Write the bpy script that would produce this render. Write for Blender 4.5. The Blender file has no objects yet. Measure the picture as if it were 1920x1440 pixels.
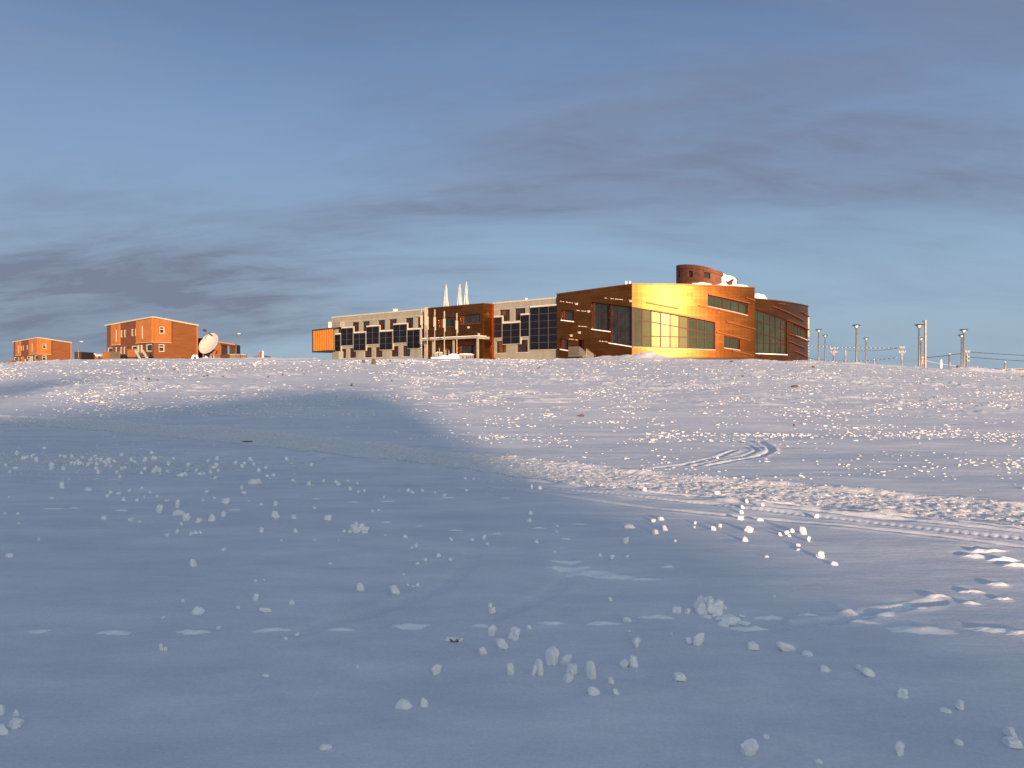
import bpy, bmesh, math, random
import numpy as np
from mathutils import Vector, Matrix
R = math.radians
random.seed(7); rng = np.random.default_rng(7)
scene = bpy.context.scene
C = scene.collection

# ------------------------------------------------------------------ camera, sky, sun, exposure
EYE, HOR, F = 1.6, 708.0, 1442.0
cam_d = bpy.data.cameras.new('camera'); cam = bpy.data.objects.new('camera', cam_d); C.objects.link(cam)
cam.location = (0, 0, EYE); cam.rotation_euler = (R(90), 0, 0)
cam_d.sensor_width = 36; cam_d.lens = 36 * F / 1920; cam_d.shift_y = -(720 - HOR) / 1920
cam_d.clip_start = 0.1; cam_d.clip_end = 8000
scene.camera = cam

SUN_AZ, SUN_EL = 168.0, 5.8
sdir = Vector((math.sin(R(SUN_AZ)) * math.cos(R(SUN_EL)), math.cos(R(SUN_AZ)) * math.cos(R(SUN_EL)), math.sin(R(SUN_EL))))
sun_d = bpy.data.lights.new('sun', 'SUN'); sun_d.energy = 4.0; sun_d.angle = R(2.0); sun_d.color = (1.0, 0.67, 0.45)
sun = bpy.data.objects.new('sun', sun_d); C.objects.link(sun)
sun.rotation_euler = sdir.to_track_quat('Z', 'Y').to_euler()

scene.view_settings.view_transform = 'Standard'; scene.view_settings.look = 'None'
scene.view_settings.exposure = 1.12; scene.view_settings.gamma = 1.0

world = bpy.data.worlds.new('World'); scene.world = world; world.use_nodes = True
def build_world():
    nt = world.node_tree; N = nt.nodes; L = nt.links
    for n in list(N): N.remove(n)
    out = N.new('ShaderNodeOutputWorld'); bg = N.new('ShaderNodeBackground'); bg.inputs[1].default_value = 0.15
    L.new(bg.outputs[0], out.inputs[0])
    sky = N.new('ShaderNodeTexSky'); sky.sky_type = 'NISHITA'; sky.sun_disc = False
    sky.sun_elevation = R(SUN_EL); sky.sun_rotation = R(SUN_AZ); sky.air_density = 1.0; sky.dust_density = 0.6; sky.ozone_density = 1.4
    tc = N.new('ShaderNodeTexCoord'); sep = N.new('ShaderNodeSeparateXYZ'); L.new(tc.outputs['Generated'], sep.inputs[0])
    def math_(op, a, b=None, c=None):
        n = N.new('ShaderNodeMath'); n.operation = op
        for i, v in enumerate((a, b, c)):
            if v is None: continue
            if isinstance(v, (int, float)): n.inputs[i].default_value = v
            else: L.new(v, n.inputs[i])
        return n.outputs[0]
    z = math_('ADD', math_('MAXIMUM', sep.outputs[2], 0.0), 0.26)      # clouds lie on a layer overhead
    u = math_('DIVIDE', sep.outputs[0], z); v = math_('DIVIDE', sep.outputs[1], z)
    cmb = N.new('ShaderNodeCombineXYZ'); L.new(u, cmb.inputs[0]); L.new(v, cmb.inputs[1])
    def layer(scale, rot, sc, lo, hi, detail, rough, dist, off=(0, 0, 0)):
        mp = N.new('ShaderNodeMapping'); mp.inputs['Rotation'].default_value = (0, 0, rot)
        mp.inputs['Scale'].default_value = sc; mp.inputs['Location'].default_value = off
        L.new(cmb.outputs[0], mp.inputs[0])
        t = N.new('ShaderNodeTexNoise'); t.inputs['Scale'].default_value = scale; t.inputs['Detail'].default_value = detail
        t.inputs['Roughness'].default_value = rough; t.inputs['Distortion'].default_value = dist
        L.new(mp.outputs[0], t.inputs['Vector'])
        r = N.new('ShaderNodeMapRange'); r.interpolation_type = 'SMOOTHSTEP'
        r.inputs[1].default_value = lo; r.inputs[2].default_value = hi; L.new(t.outputs[0], r.inputs[0])
        return r.outputs[0]
    def mixc(fac, a, col):
        m = N.new('ShaderNodeMix'); m.data_type = 'RGBA'
        if isinstance(fac, float): m.inputs[0].default_value = fac
        else: L.new(fac, m.inputs[0])
        for k, q in ((6, a), (7, col)):
            if isinstance(q, tuple): m.inputs[k].default_value = q
            else: L.new(q, m.inputs[k])
        return m.outputs[2]
    U = 1 / (.15 * 2 ** scene.view_settings.exposure)
    def rgb(r, g, b): return (r * U, g * U, b * U, 1)
    # high thin veil that fills the side away from the sun: blue higher up, paler towards the horizon
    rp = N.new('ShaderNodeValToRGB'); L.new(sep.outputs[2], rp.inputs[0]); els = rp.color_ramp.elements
    stops = [(0.0, (.345, .455, .555)), (.07, (.34, .47, .59)), (.16, (.295, .44, .61)), (.28, (.225, .35, .56)), (.38, (.16, .27, .475)), (.46, (.112, .20, .385)), (.58, (.20, .28, .42)), (1.0, (.38, .46, .58))]  # overhead stops brightened, out of view, to lift the fill in shade
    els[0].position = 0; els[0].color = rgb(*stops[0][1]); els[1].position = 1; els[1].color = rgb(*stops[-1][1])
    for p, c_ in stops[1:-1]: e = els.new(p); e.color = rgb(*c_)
    dt = N.new('ShaderNodeVectorMath'); dt.operation = 'DOT_PRODUCT'; L.new(tc.outputs['Generated'], dt.inputs[0]); dt.inputs[1].default_value = tuple(sdir)
    mr = N.new('ShaderNodeMapRange'); mr.interpolation_type = 'SMOOTHSTEP'; mr.inputs[1].default_value = .05; mr.inputs[2].default_value = .95; L.new(dt.outputs['Value'], mr.inputs[0])
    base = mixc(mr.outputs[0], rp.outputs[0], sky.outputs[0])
    grey = layer(1.15, R(-17), (0.45, 1.0, 1), 0.40, 0.63, 9, 0.56, 0.5, (19.6, 19.3, 0))
    wisp = layer(2.3, R(-30), (0.45, 1.1, 1), 0.40, 0.78, 10, 0.64, 0.6, (13.1, 12.3, 0))
    fine = layer(7.0, R(-24), (0.40, 1.0, 1), 0.36, 0.72, 9, 0.65, 0.4, (2.3, 9.2, 0))
    c = mixc(math_('MULTIPLY', wisp, 0.45), base, rgb(.25, .325, .455))
    gm = math_('MULTIPLY', grey, math_('ADD', math_('MULTIPLY', fine, .34), .50))
    def step(v, a, b):
        r = N.new('ShaderNodeMapRange'); r.interpolation_type = 'SMOOTHSTEP'; r.inputs[1].default_value = a; r.inputs[2].default_value = b; L.new(v, r.inputs[0]); return r.outputs[0]
    # the weather thins out low in one quarter of the sky and banks up in the other
    X_, Z_ = sep.outputs[0], sep.outputs[2]
    clear = math_('MULTIPLY', step(X_, -.10, .38), math_('SUBTRACT', 1.0, step(Z_, .10, .22)))
    gm = math_('MULTIPLY', gm, math_('SUBTRACT', 1.0, math_('MULTIPLY', clear, .85)))
    bank = math_('MULTIPLY', math_('MULTIPLY', math_('SUBTRACT', 1.0, step(X_, -.40, .12)), step(Z_, .02, .12)), math_('SUBTRACT', 1.0, step(Z_, .15, .30)))
    gm = math_('MINIMUM', math_('ADD', gm, math_('MULTIPLY', bank, math_('ADD', math_('MULTIPLY', fine, .30), .18))), .88)
    c = mixc(gm, c, rgb(.178, .203, .288))
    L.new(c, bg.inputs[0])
build_world()

# ------------------------------------------------------------------ small helpers

def smooth(t): t = np.clip(t, 0, 1); return t * t * (3 - 2 * t)
class MB:
    def __init__(s): s.v = []; s.f = []
    def add(s, vs, fs):
        b = len(s.v); s.v += [tuple(p) for p in vs]; s.f += [tuple(b + i for i in f) for f in fs]
    def box(s, c, size, rot=None):
        hx, hy, hz = size[0] / 2, size[1] / 2, size[2] / 2
        pts = [Vector((x, y, z)) for x in (-hx, hx) for y in (-hy, hy) for z in (-hz, hz)]
        if rot is not None: pts = [rot @ p for p in pts]
        c = Vector(c); pts = [p + c for p in pts]
        s.add(pts, [(0, 1, 3, 2), (4, 6, 7, 5), (0, 4, 5, 1), (2, 3, 7, 6), (0, 2, 6, 4), (1, 5, 7, 3)])
    def tube(s, p0, p1, r0, r1=None, n=8, cap=True):
        r1 = r0 if r1 is None else r1
        p0 = Vector(p0); p1 = Vector(p1); d = (p1 - p0).normalized()
        a = d.orthogonal().normalized(); b = d.cross(a)
        vs = []
        for p, r in ((p0, r0), (p1, r1)):
            for k in range(n):
                t = 2 * math.pi * k / n; vs.append(p + a * (r * math.cos(t)) + b * (r * math.sin(t)))
        fs = [(k, (k + 1) % n, n + (k + 1) % n, n + k) for k in range(n)]
        if cap: fs += [tuple(range(n - 1, -1, -1)), tuple(range(n, 2 * n))]
        s.add(vs, fs)
    def path(s, pts, r, n=6):
        for a, b in zip(pts[:-1], pts[1:]): s.tube(a, b, r, r, n)
    def bar(s, p0, p1, w, h):                       # square bar between two points
        p0 = Vector(p0); p1 = Vector(p1); d = (p1 - p0); l = d.length; d.normalize()
        up = Vector((0, 0, 1)) if abs(d.z) < .95 else Vector((0, 1, 0))
        a = d.cross(up).normalized(); b = a.cross(d)
        s.box((p0 + p1) / 2, (l, w, h), Matrix((d, a, b)).transposed())
    def lathe(s, c, prof, n=16):                    # (r, z) profile about the vertical axis
        vs = []; fs = []
        for r, z in prof:
            for k in range(n):
                t = 2 * math.pi * k / n; vs.append((c[0] + r * math.cos(t), c[1] + r * math.sin(t), c[2] + z))
        for i in range(len(prof) - 1):
            for k in range(n):
                fs.append((i * n + k, i * n + (k + 1) % n, (i + 1) * n + (k + 1) % n, (i + 1) * n + k))
        fs += [tuple(range(n - 1, -1, -1)), tuple(range((len(prof) - 1) * n, len(prof) * n))]
        s.add(vs, fs)
def mesh_from(name, vs, fs, smooth_shade=False):
    me = bpy.data.meshes.new(name); me.from_pydata([tuple(v) for v in vs], [], fs); me.update()
    if smooth_shade: me.polygons.foreach_set('use_smooth', [True] * len(me.polygons))
    return me
def root_loc(o):
    while o.parent: o = o.parent
    return Vector(o.location)
def obj(name, mb, mat, parent=None, smooth_shade=False, origin=None):
    """links the collected shape as ONE mesh; vertices are given in world space"""
    base = root_loc(parent) if parent else (Vector(origin) if origin else Vector((0, 0, 0)))
    me = mesh_from(name, [Vector(v) - base for v in mb.v], mb.f, smooth_shade)
    me.materials.append(mat)
    o = bpy.data.objects.new(name, me); C.objects.link(o)
    if parent: o.parent = parent
    else: o.location = base
    return o
def tag(o, label=None, cat=None, group=None, kind=None):
    if label: o['label'] = label
    if cat: o['category'] = cat
    if group: o['group'] = group
    if kind: o['kind'] = kind
    return o
def thing(name, label, cat, loc, group=None):
    o = bpy.data.objects.new(name, None); C.objects.link(o); o.location = loc; o.empty_display_size = 0.3
    return tag(o, label, cat, group)
def copy_tree(o, parent=None):
    c = o.copy(); C.objects.link(c)
    if parent: c.parent = parent; c.matrix_parent_inverse = Matrix()
    for ch in list(o.children): copy_tree(ch, c)
    return c

# ------------------------------------------------------------------ materials
def mat(name, col, rough=0.6, metal=0.0, spec=0.5, build=None):
    m = bpy.data.materials.new(name); m.use_nodes = True; nt = m.node_tree
    b = nt.nodes['Principled BSDF']; b.inputs['Base Color'].default_value = (*col, 1)
    b.inputs['Roughness'].default_value = rough; b.inputs['Metallic'].default_value = metal
    b.inputs['Specular IOR Level'].default_value = spec
    if build: build(nt, b)
    return m
def noise(nt, scale, detail=4, rough=0.5, stretch=None, coord='Object'):
    tc = nt.nodes.new('ShaderNodeTexCoord'); t = nt.nodes.new('ShaderNodeTexNoise')
    t.inputs['Scale'].default_value = scale; t.inputs['Detail'].default_value = detail; t.inputs['Roughness'].default_value = rough
    if stretch:
        mp = nt.nodes.new('ShaderNodeMapping'); mp.inputs['Scale'].default_value = stretch
        nt.links.new(tc.outputs[coord], mp.inputs[0]); nt.links.new(mp.outputs[0], t.inputs['Vector'])
    else: nt.links.new(tc.outputs[coord], t.inputs['Vector'])
    return t.outputs[0]
def ramp(nt, fac, c0, c1, p0=0.3, p1=0.7):
    r = nt.nodes.new('ShaderNodeValToRGB'); e = r.color_ramp.elements
    e[0].position = p0; e[0].color = (*c0, 1); e[1].position = p1; e[1].color = (*c1, 1)
    nt.links.new(fac, r.inputs[0]); return r.outputs[0]
def bump(nt, b, h, strength=0.3, dist=0.02):
    n = nt.nodes.new('ShaderNodeBump'); n.inputs['Strength'].default_value = strength; n.inputs['Distance'].default_value = dist
    nt.links.new(h, n.inputs['Height']); nt.links.new(n.outputs[0], b.inputs['Normal'])
def varied(c0, c1, scale, p0=.3, p1=.7, bstr=0, bdist=.02, stretch=None, detail=4):
    def f(nt, b):
        n = noise(nt, scale, detail, .55, stretch)
        nt.links.new(ramp(nt, n, c0, c1, p0, p1), b.inputs['Base Color'])
        if bstr: bump(nt, b, n, bstr, bdist)
    return f
def snow_ground(nt, b):
    # wind-packed crust: broad tonal drift, ice grain; crust mottling also paints in ripple shading
    big = noise(nt, 0.25, 6, .62, (0.45, 1.0, 1)); mot = noise(nt, 2.2, 6, .68, (.4, 1, 1)); grain = noise(nt, 55, 3, .7)
    base = ramp(nt, big, (.67, .70, .755), (.80, .81, .835), .32, .70)
    def mul(a, c):
        m = nt.nodes.new('ShaderNodeMix'); m.data_type = 'RGBA'; m.blend_type = 'MULTIPLY'; m.inputs[0].default_value = 1
        nt.links.new(a, m.inputs[6]); nt.links.new(c, m.inputs[7]); return m.outputs[2]
    c = mul(mul(base, ramp(nt, mot, (.82, .84, .87), (1, 1, 1), .34, .66)), ramp(nt, grain, (.86, .87, .88), (1, 1, 1), .30, .68))
    nt.links.new(c, b.inputs['Base Color'])
    fine = noise(nt, 30, 5, .7); rip = noise(nt, 3.4, 5, .6, (.30, 1, 1))
    a = nt.nodes.new('ShaderNodeMath'); a.operation = 'MULTIPLY_ADD'; a.inputs[1].default_value = .30
    nt.links.new(fine, a.inputs[0]); nt.links.new(rip, a.inputs[2])
    bump(nt, b, a.outputs[0], .42, .035)
M = {}
M['snow_ground'] = mat('wind packed snow', (.6, .63, .68), .75, 0, .2, snow_ground)
M['road'] = mat('packed snow road', (.5, .52, .56), .8, 0, .2, varied((.56, .565, .58), (.80, .80, .80), 22, .3, .7, .5, .02))
M['snow'] = mat('fresh snow', (.86, .86, .86), .7, 0, .2, varied((.86, .86, .87), (.94, .94, .93), 14, .3, .7, .35, .01))
M['snow_roof'] = mat('roof snow', (.84, .84, .85), .7, 0, .2, varied((.76, .77, .80), (.88, .88, .88), 1.5, .3, .7, .3, .05))
M['crumb'] = mat('crumbled snow', (.66, .65, .65), .8, 0, .15)
M['drift'] = mat('thin drift', (.82, .83, .85), .75, 0, .2, varied((.76, .78, .81), (.86, .86, .87), 30, .3, .7, .3, .01))
M['rock'] = mat('tundra rock', (.10, .06, .045), .85, 0, .3, varied((.05, .03, .025), (.16, .10, .07), 6, .3, .7, .5, .02))
M['dry_grass'] = mat('dry grass', (.20, .12, .06), .9)
def copper(nt, b):
    # shingle courses: each tile a slightly different tone, sheen and tilt, with thin dark joints
    tc = nt.nodes.new('ShaderNodeUVMap'); br = nt.nodes.new('ShaderNodeTexBrick')
    br.inputs['Scale'].default_value = 1.0; br.inputs['Brick Width'].default_value = 2.2; br.inputs['Row Height'].default_value = .42
    br.inputs['Mortar Size'].default_value = .012; br.inputs['Bias'].default_value = 0.0
    br.inputs['Color1'].default_value = (.25, .084, .024, 1); br.inputs['Color2'].default_value = (.32, .114, .031, 1); br.inputs['Mortar'].default_value = (.17, .055, .016, 1)
    nt.links.new(tc.outputs[0], br.inputs['Vector'])
    n = noise(nt, .35, 5, .6)
    mx = nt.nodes.new('ShaderNodeMix'); mx.data_type = 'RGBA'; mx.blend_type = 'MULTIPLY'; mx.inputs[0].default_value = 1
    nt.links.new(br.outputs[0], mx.inputs[6]); nt.links.new(ramp(nt, n, (.78, .76, .74), (1, 1, 1), .35, .65), mx.inputs[7])
    nt.links.new(mx.outputs[2], b.inputs['Base Color'])
    r = nt.nodes.new('ShaderNodeMapRange'); r.inputs[3].default_value = .35; r.inputs[4].default_value = .44
    nt.links.new(n, r.inputs[0]); nt.links.new(r.outputs[0], b.inputs['Roughness'])
    bump(nt, b, br.outputs[0], .12, .01)
M['copper'] = mat('copper shingle cladding', (.36, .125, .036), .46, 1.0, .5, copper)
M['tower'] = mat('brown tower cladding', (.13, .05, .025), .62, .35, .3, varied((.09, .034, .018), (.15, .060, .032), 1.6, .3, .7, .2, .02))
M['copper_trim'] = mat('copper trim', (.30, .10, .03), .5, 1.0, .5, varied((.26, .085, .028), (.34, .12, .04), 2))
M['slat'] = mat('copper fin', (.26, .085, .03), .55, .8)
M['concrete'] = mat('pale concrete panel', (.30, .27, .21), .85, 0, .2, varied((.205, .200, .170), (.265, .258, .220), .7, .3, .7, .1, .01, (1, 1, .3)))
M['cream'] = mat('cream sealed edge', (.40, .37, .30), .7, 0, .3, varied((.36, .335, .27), (.44, .41, .33), 2))
M['red_frame'] = mat('dark red window frame', (.060, .009, .008), .5, 0, .3)
M['white_frame'] = mat('pale window frame', (.46, .43, .34), .55)
def glass(nt, b):
    # coated glazing: a dark room behind a reflective face, each pane a touch out of true
    for n in list(nt.nodes): nt.nodes.remove(n)
    out = nt.nodes.new('ShaderNodeOutputMaterial'); mx = nt.nodes.new('ShaderNodeMixShader')
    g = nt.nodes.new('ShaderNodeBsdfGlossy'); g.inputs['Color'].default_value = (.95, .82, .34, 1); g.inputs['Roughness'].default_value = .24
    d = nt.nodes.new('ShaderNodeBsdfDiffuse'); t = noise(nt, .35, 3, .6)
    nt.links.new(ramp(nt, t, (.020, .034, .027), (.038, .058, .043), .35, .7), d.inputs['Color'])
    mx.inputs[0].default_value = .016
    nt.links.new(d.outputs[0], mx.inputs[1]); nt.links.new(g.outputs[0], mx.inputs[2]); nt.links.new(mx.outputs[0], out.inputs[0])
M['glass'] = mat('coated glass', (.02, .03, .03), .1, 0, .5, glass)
M['dark_glass'] = mat('dark window glass', (.012, .018, .020), .10, 0, .45, varied((.005, .010, .011), (.022, .034, .032), .8))
def solar(nt, b):
    tc = nt.nodes.new('ShaderNodeUVMap'); br = nt.nodes.new('ShaderNodeTexBrick'); br.offset = 0
    br.inputs['Scale'].default_value = 1; br.inputs['Brick Width'].default_value = .165; br.inputs['Row Height'].default_value = .165; br.inputs['Mortar Size'].default_value = .006
    br.inputs['Color1'].default_value = (.006, .007, .013, 1); br.inputs['Color2'].default_value = (.008, .009, .016, 1); br.inputs['Mortar'].default_value = (.014, .014, .018, 1)
    nt.links.new(tc.outputs[0], br.inputs['Vector']); nt.links.new(br.outputs[0], b.inputs['Base Color'])
M['solar'] = mat('solar cells', (.006, .007, .014), .45, 0, .12, solar)
M['alu'] = mat('aluminium rail', (.10, .097, .092), .6, .1)
M['orange_panel'] = mat('orange corrugated cladding', (.50, .17, .02), .5, 0, .4, varied((.44, .145, .016), (.52, .19, .024), .8))
M['dark_trim'] = mat('dark brown trim', (.03, .018, .014), .6)
M['steel'] = mat('galvanised steel', (.22, .21, .195), .55, .4, .4, varied((.16, .155, .145), (.26, .25, .23), 3))
M['pale_post'] = mat('cream painted post', (.30, .27, .21), .55, 0, .4, varied((.24, .22, .17), (.33, .30, .24), 1.5))
M['white_metal'] = mat('white painted metal', (.5, .49, .46), .5, .1, .4, varied((.44, .43, .40), (.54, .53, .50), 2))
M['dish'] = mat('cream dish skin', (.42, .41, .37), .6, 0, .2, varied((.39, .38, .34), (.45, .44, .40), 1.2))
def wood(c0, c1, axis='z'):
    def f(nt, b):
        n = noise(nt, 1.6, 5, .6, (.3, .3, 5.0))
        nt.links.new(ramp(nt, n, c0, c1, .3, .7), b.inputs['Base Color'])
        tc = nt.nodes.new('ShaderNodeTexCoord'); w = nt.nodes.new('ShaderNodeTexWave'); w.bands_direction = 'Z'; w.wave_profile = 'SAW'
        w.inputs['Scale'].default_value = 1.7; nt.links.new(tc.outputs['Object'], w.inputs['Vector']); bump(nt, b, w.outputs[0], .35, .02)
    return f
M['wood'] = mat('reddish board cladding', (.17, .05, .014), .6, 0, .35, wood((.135, .044, .011), (.21, .076, .020)))
M['house_orange'] = mat('orange panel', (.30, .10, .022), .6, 0, .35, varied((.30, .104, .021), (.37, .134, .030), .7))
M['house_brown'] = mat('brown siding', (.13, .045, .018), .6, 0, .35, wood((.105, .034, .013), (.15, .054, .022)))
M['grey_wood'] = mat('weathered boards', (.16, .115, .07), .8, 0, .2, wood((.12, .085, .05), (.20, .145, .09)))
M['dark_siding'] = mat('dark brown siding', (.045, .020, .014), .7, 0, .3, wood((.035, .016, .011), (.055, .026, .018)))
M['pole_wood'] = mat('frosted wooden pole', (.34, .28, .22), .85, 0, .2, varied((.22, .17, .13), (.50, .46, .42), 3, .35, .65, .3, .02, (1, 1, .2)))
M['black'] = mat('black plastic', (.015, .015, .016), .5)
M['wire'] = mat('frosted wire', (.55, .55, .56), .7)
M['dark_wire'] = mat('dark wire', (.05, .05, .055), .6)
M['lamp_glass'] = mat('lamp diffuser', (.75, .72, .66), .4)
M['canvas'] = mat('dark canopy underside', (.06, .055, .05), .6)

# ------------------------------------------------------------------ terrain
def hash2(ix, iy, seed):
    h = (ix.astype(np.int64) * 374761393 + iy.astype(np.int64) * 668265263 + seed * 974711) & 0x7fffffff
    h = ((h ^ (h >> 13)) * 1274126177) & 0x7fffffff
    h = (h ^ (h >> 16)) & 0x7fffffff
    return h.astype(np.float64) / 0x7fffffff
def vnoise(x, y, seed=0):
    ix = np.floor(x); iy = np.floor(y); fx = x - ix; fy = y - iy
    fx = fx * fx * fx * (fx * (fx * 6 - 15) + 10); fy = fy * fy * fy * (fy * (fy * 6 - 15) + 10)
    ix = ix.astype(np.int64); iy = iy.astype(np.int64)
    a = hash2(ix, iy, seed); b = hash2(ix + 1, iy, seed); c = hash2(ix, iy + 1, seed); d = hash2(ix + 1, iy + 1, seed)
    return (a * (1 - fx) + b * fx) * (1 - fy) + (c * (1 - fx) + d * fx) * fy - .5
def fbm(x, y, seed=0, oct=4, gain=.5):
    s = 0; a = 1.0
    for o in range(oct):
        s = s + a * vnoise(x, y, seed + o * 17); x = x * 2.03 + 11.3; y = y * 2.03 + 5.7; a *= gain
    return s
YC = np.array([(-900, 705), (-300, 690), (0, 682.5), (22, 680.5), (150, 674.5), (220, 673), (350, 674), (480, 673.5), (620, 673), (760, 671.7), (830, 673.8),
      (900, 674), (1000, 673.5), (1200, 673), (1300, 673.2), (1400, 674.5), (1440, 676.5), (1515, 679.5), (1600, 683), (1725, 690.5), (1815, 695.5), (1920, 701.5), (2200, 712), (2900, 720)], float)
CREST = 95.0
def profile(y):
    # level near the camera and over the road, then one long even rise to the crest
    t = np.clip((y - 13) / (CREST - 13), 0, 1)
    e = .16
    rise = np.where(t < e, t * t / (2 * e), t - e / 2) / (1 - e / 2)
    return np.where(y > CREST, np.maximum(1 - (y - CREST) * .0006, .93), rise)
def macro(x, y):
    a = np.clip(x / np.maximum(y, 12.0), -1.6, 1.6)
    yc = np.interp(a * F + 960, YC[:, 0], YC[:, 1])
    zc = EYE + (HOR - yc) / F * CREST
    return zc * profile(y)
def gp(px, py, lift=0.0):
    """the point of the ground seen at that spot of the photograph"""
    a = (px - 960) / F; s = (HOR - py) / F
    ys = np.concatenate([np.linspace(2, 40, 1200), np.linspace(40.05, 130, 1200)])
    d = macro(a * ys, ys) - (EYE + s * ys)
    k = np.argmax(d > 0) if (d > 0).any() else np.argmax(d)
    y = ys[k]
    return float(a * y), float(y)
def pline(pts): return np.array([gp(*p) for p in pts])
def dist_poly(x, y, P):
    best = np.full(x.shape, 1e9); arc = np.zeros(x.shape); side = np.zeros(x.shape); L0 = 0.0
    for (ax, ay), (bx, by) in zip(P[:-1], P[1:]):
        dx, dy = bx - ax, by - ay; l2 = dx * dx + dy * dy; l = math.sqrt(l2)
        t = np.clip(((x - ax) * dx + (y - ay) * dy) / l2, 0, 1)
        d = np.hypot(x - ax - t * dx, y - ay - t * dy)
        m = d < best; best = np.where(m, d, best); arc = np.where(m, L0 + t * l, arc)
        side = np.where(m, np.sign((x - ax) * dy - (y - ay) * dx), side); L0 += l
    return best, arc, side
road_lo = pline([(-200, 786), (0, 797), (240, 812), (480, 835), (720, 864), (960, 895), (1210, 924), (1460, 950), (1700, 972), (1920, 992), (2150, 1012)])
road_hi = pline([(-200, 768), (0, 778), (240, 790), (480, 806), (720, 831), (960, 857), (1210, 886), (1460, 910), (1700, 930), (1920, 950), (2150, 968)])
road_mid = (road_lo + road_hi) / 2
RUTS = [  # polyline, half width, depth, rim height, tread spacing
    (pline([(960, 908), (1210, 932), (1460, 962), (1660, 986), (1800, 1003), (1930, 1016)]), .07, .010, .010, .046),
    (pline([(930, 914), (1100, 936), (1235, 955), (1460, 977), (1700, 1002), (1930, 1030)]), .05, .020, .014, 0),
    (pline([(1000, 903), (1210, 922), (1460, 948), (1660, 969), (1930, 1000)]), .07, .022, .025, 0),
    (pline([(1040, 916), (1250, 938), (1460, 955), (1700, 980), (1930, 1006)]), .05, .012, .02, 0),
    (pline([(700, 895), (830, 905), (960, 915)]), .06, .014, .014, 0),
    (pline([(1220, 880), (1285, 873), (1340, 859), (1378, 846)]), .06, .030, .022, 0),
    (pline([(1330, 875), (1382, 866), (1425, 856), (1446, 847), (1443, 838), (1425, 831)]), .07, .034, .026, 0),
    (pline([(1300, 876), (1350, 866), (1400, 854), (1420, 846), (1405, 836), (1380, 829)]), .05, .022, .018, 0),
    (pline([(560, 1187), (700, 1150), (820, 1108), (878, 1062), (888, 1030), (880, 1008)]), .08, .013, .007, 0),
    (pline([(920, 1162), (1000, 1130), (1055, 1095), (1066, 1060), (1050, 1030)]), .08, .013, .007, 0),
    (pline([(1500, 1172), (1580, 1163), (1640, 1148), (1690, 1139), (1760, 1128)]), .05, .025, .018, 0),
]
# wind-cut streaks, prints and drift lips: (px, py, length px, height m)
STREAKS = [(72, 1185, 40, .02), (215, 1187, 60, .02), (360, 1189, 55, .022), (508, 1186, 50, .018), (640, 1184, 40, .018), (770, 1178, 66, .022), (900, 1178, 30, .016), (1032, 1174, 40, .018), (1130, 1174, 50, .018), (1230, 1162, 50, .02),
    (1065, 1068, 80, .03), (1110, 1077, 90, .035), (1150, 1084, 70, .035), (1210, 1088, 40, .02), (1060, 1054, 50, .02), (1250, 1066, 26, .02),
    (1725, 1183, 110, .025), (1860, 1182, 80, .025), (1910, 1187, 50, .02), (1610, 1166, 60, .03), (1650, 1152, 60, .03), (1700, 1140, 60, .03), (1715, 1134, 50, .03), (1755, 1121, 40, .03), (1820, 1112, 40, .03), (1870, 1099, 46, .025), (1820, 1132, 36, .025), (1880, 1124, 32, .025), (1590, 1149, 30, .03), (1515, 1156, 30, .03), (1530, 1172, 40, .025), (1440, 1160, 50, .03), (1400, 1182, 60, .025),
    (1850, 1037, 60, .05), (1880, 1052, 50, .05), (1830, 1046, 60, .04), (1900, 1062, 50, .04),
    (100, 958, 36, .02), (138, 958, 22, .02), (215, 898, 22, .02), (180, 897, 14, .02), (228, 960, 26, .02), (440, 957, 22, .02), (590, 935, 18, .02), (665, 940, 16, .02), (728, 939, 26, .02), (840, 934, 20, .02), (950, 935, 16, .02), (855, 995, 22, .02), (928, 1002, 22, .02), (787, 987, 16, .02), (725, 980, 18, .02), (1060, 1012, 20, .02), (1010, 991, 20, .02), (1085, 982, 26, .02)]
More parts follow.
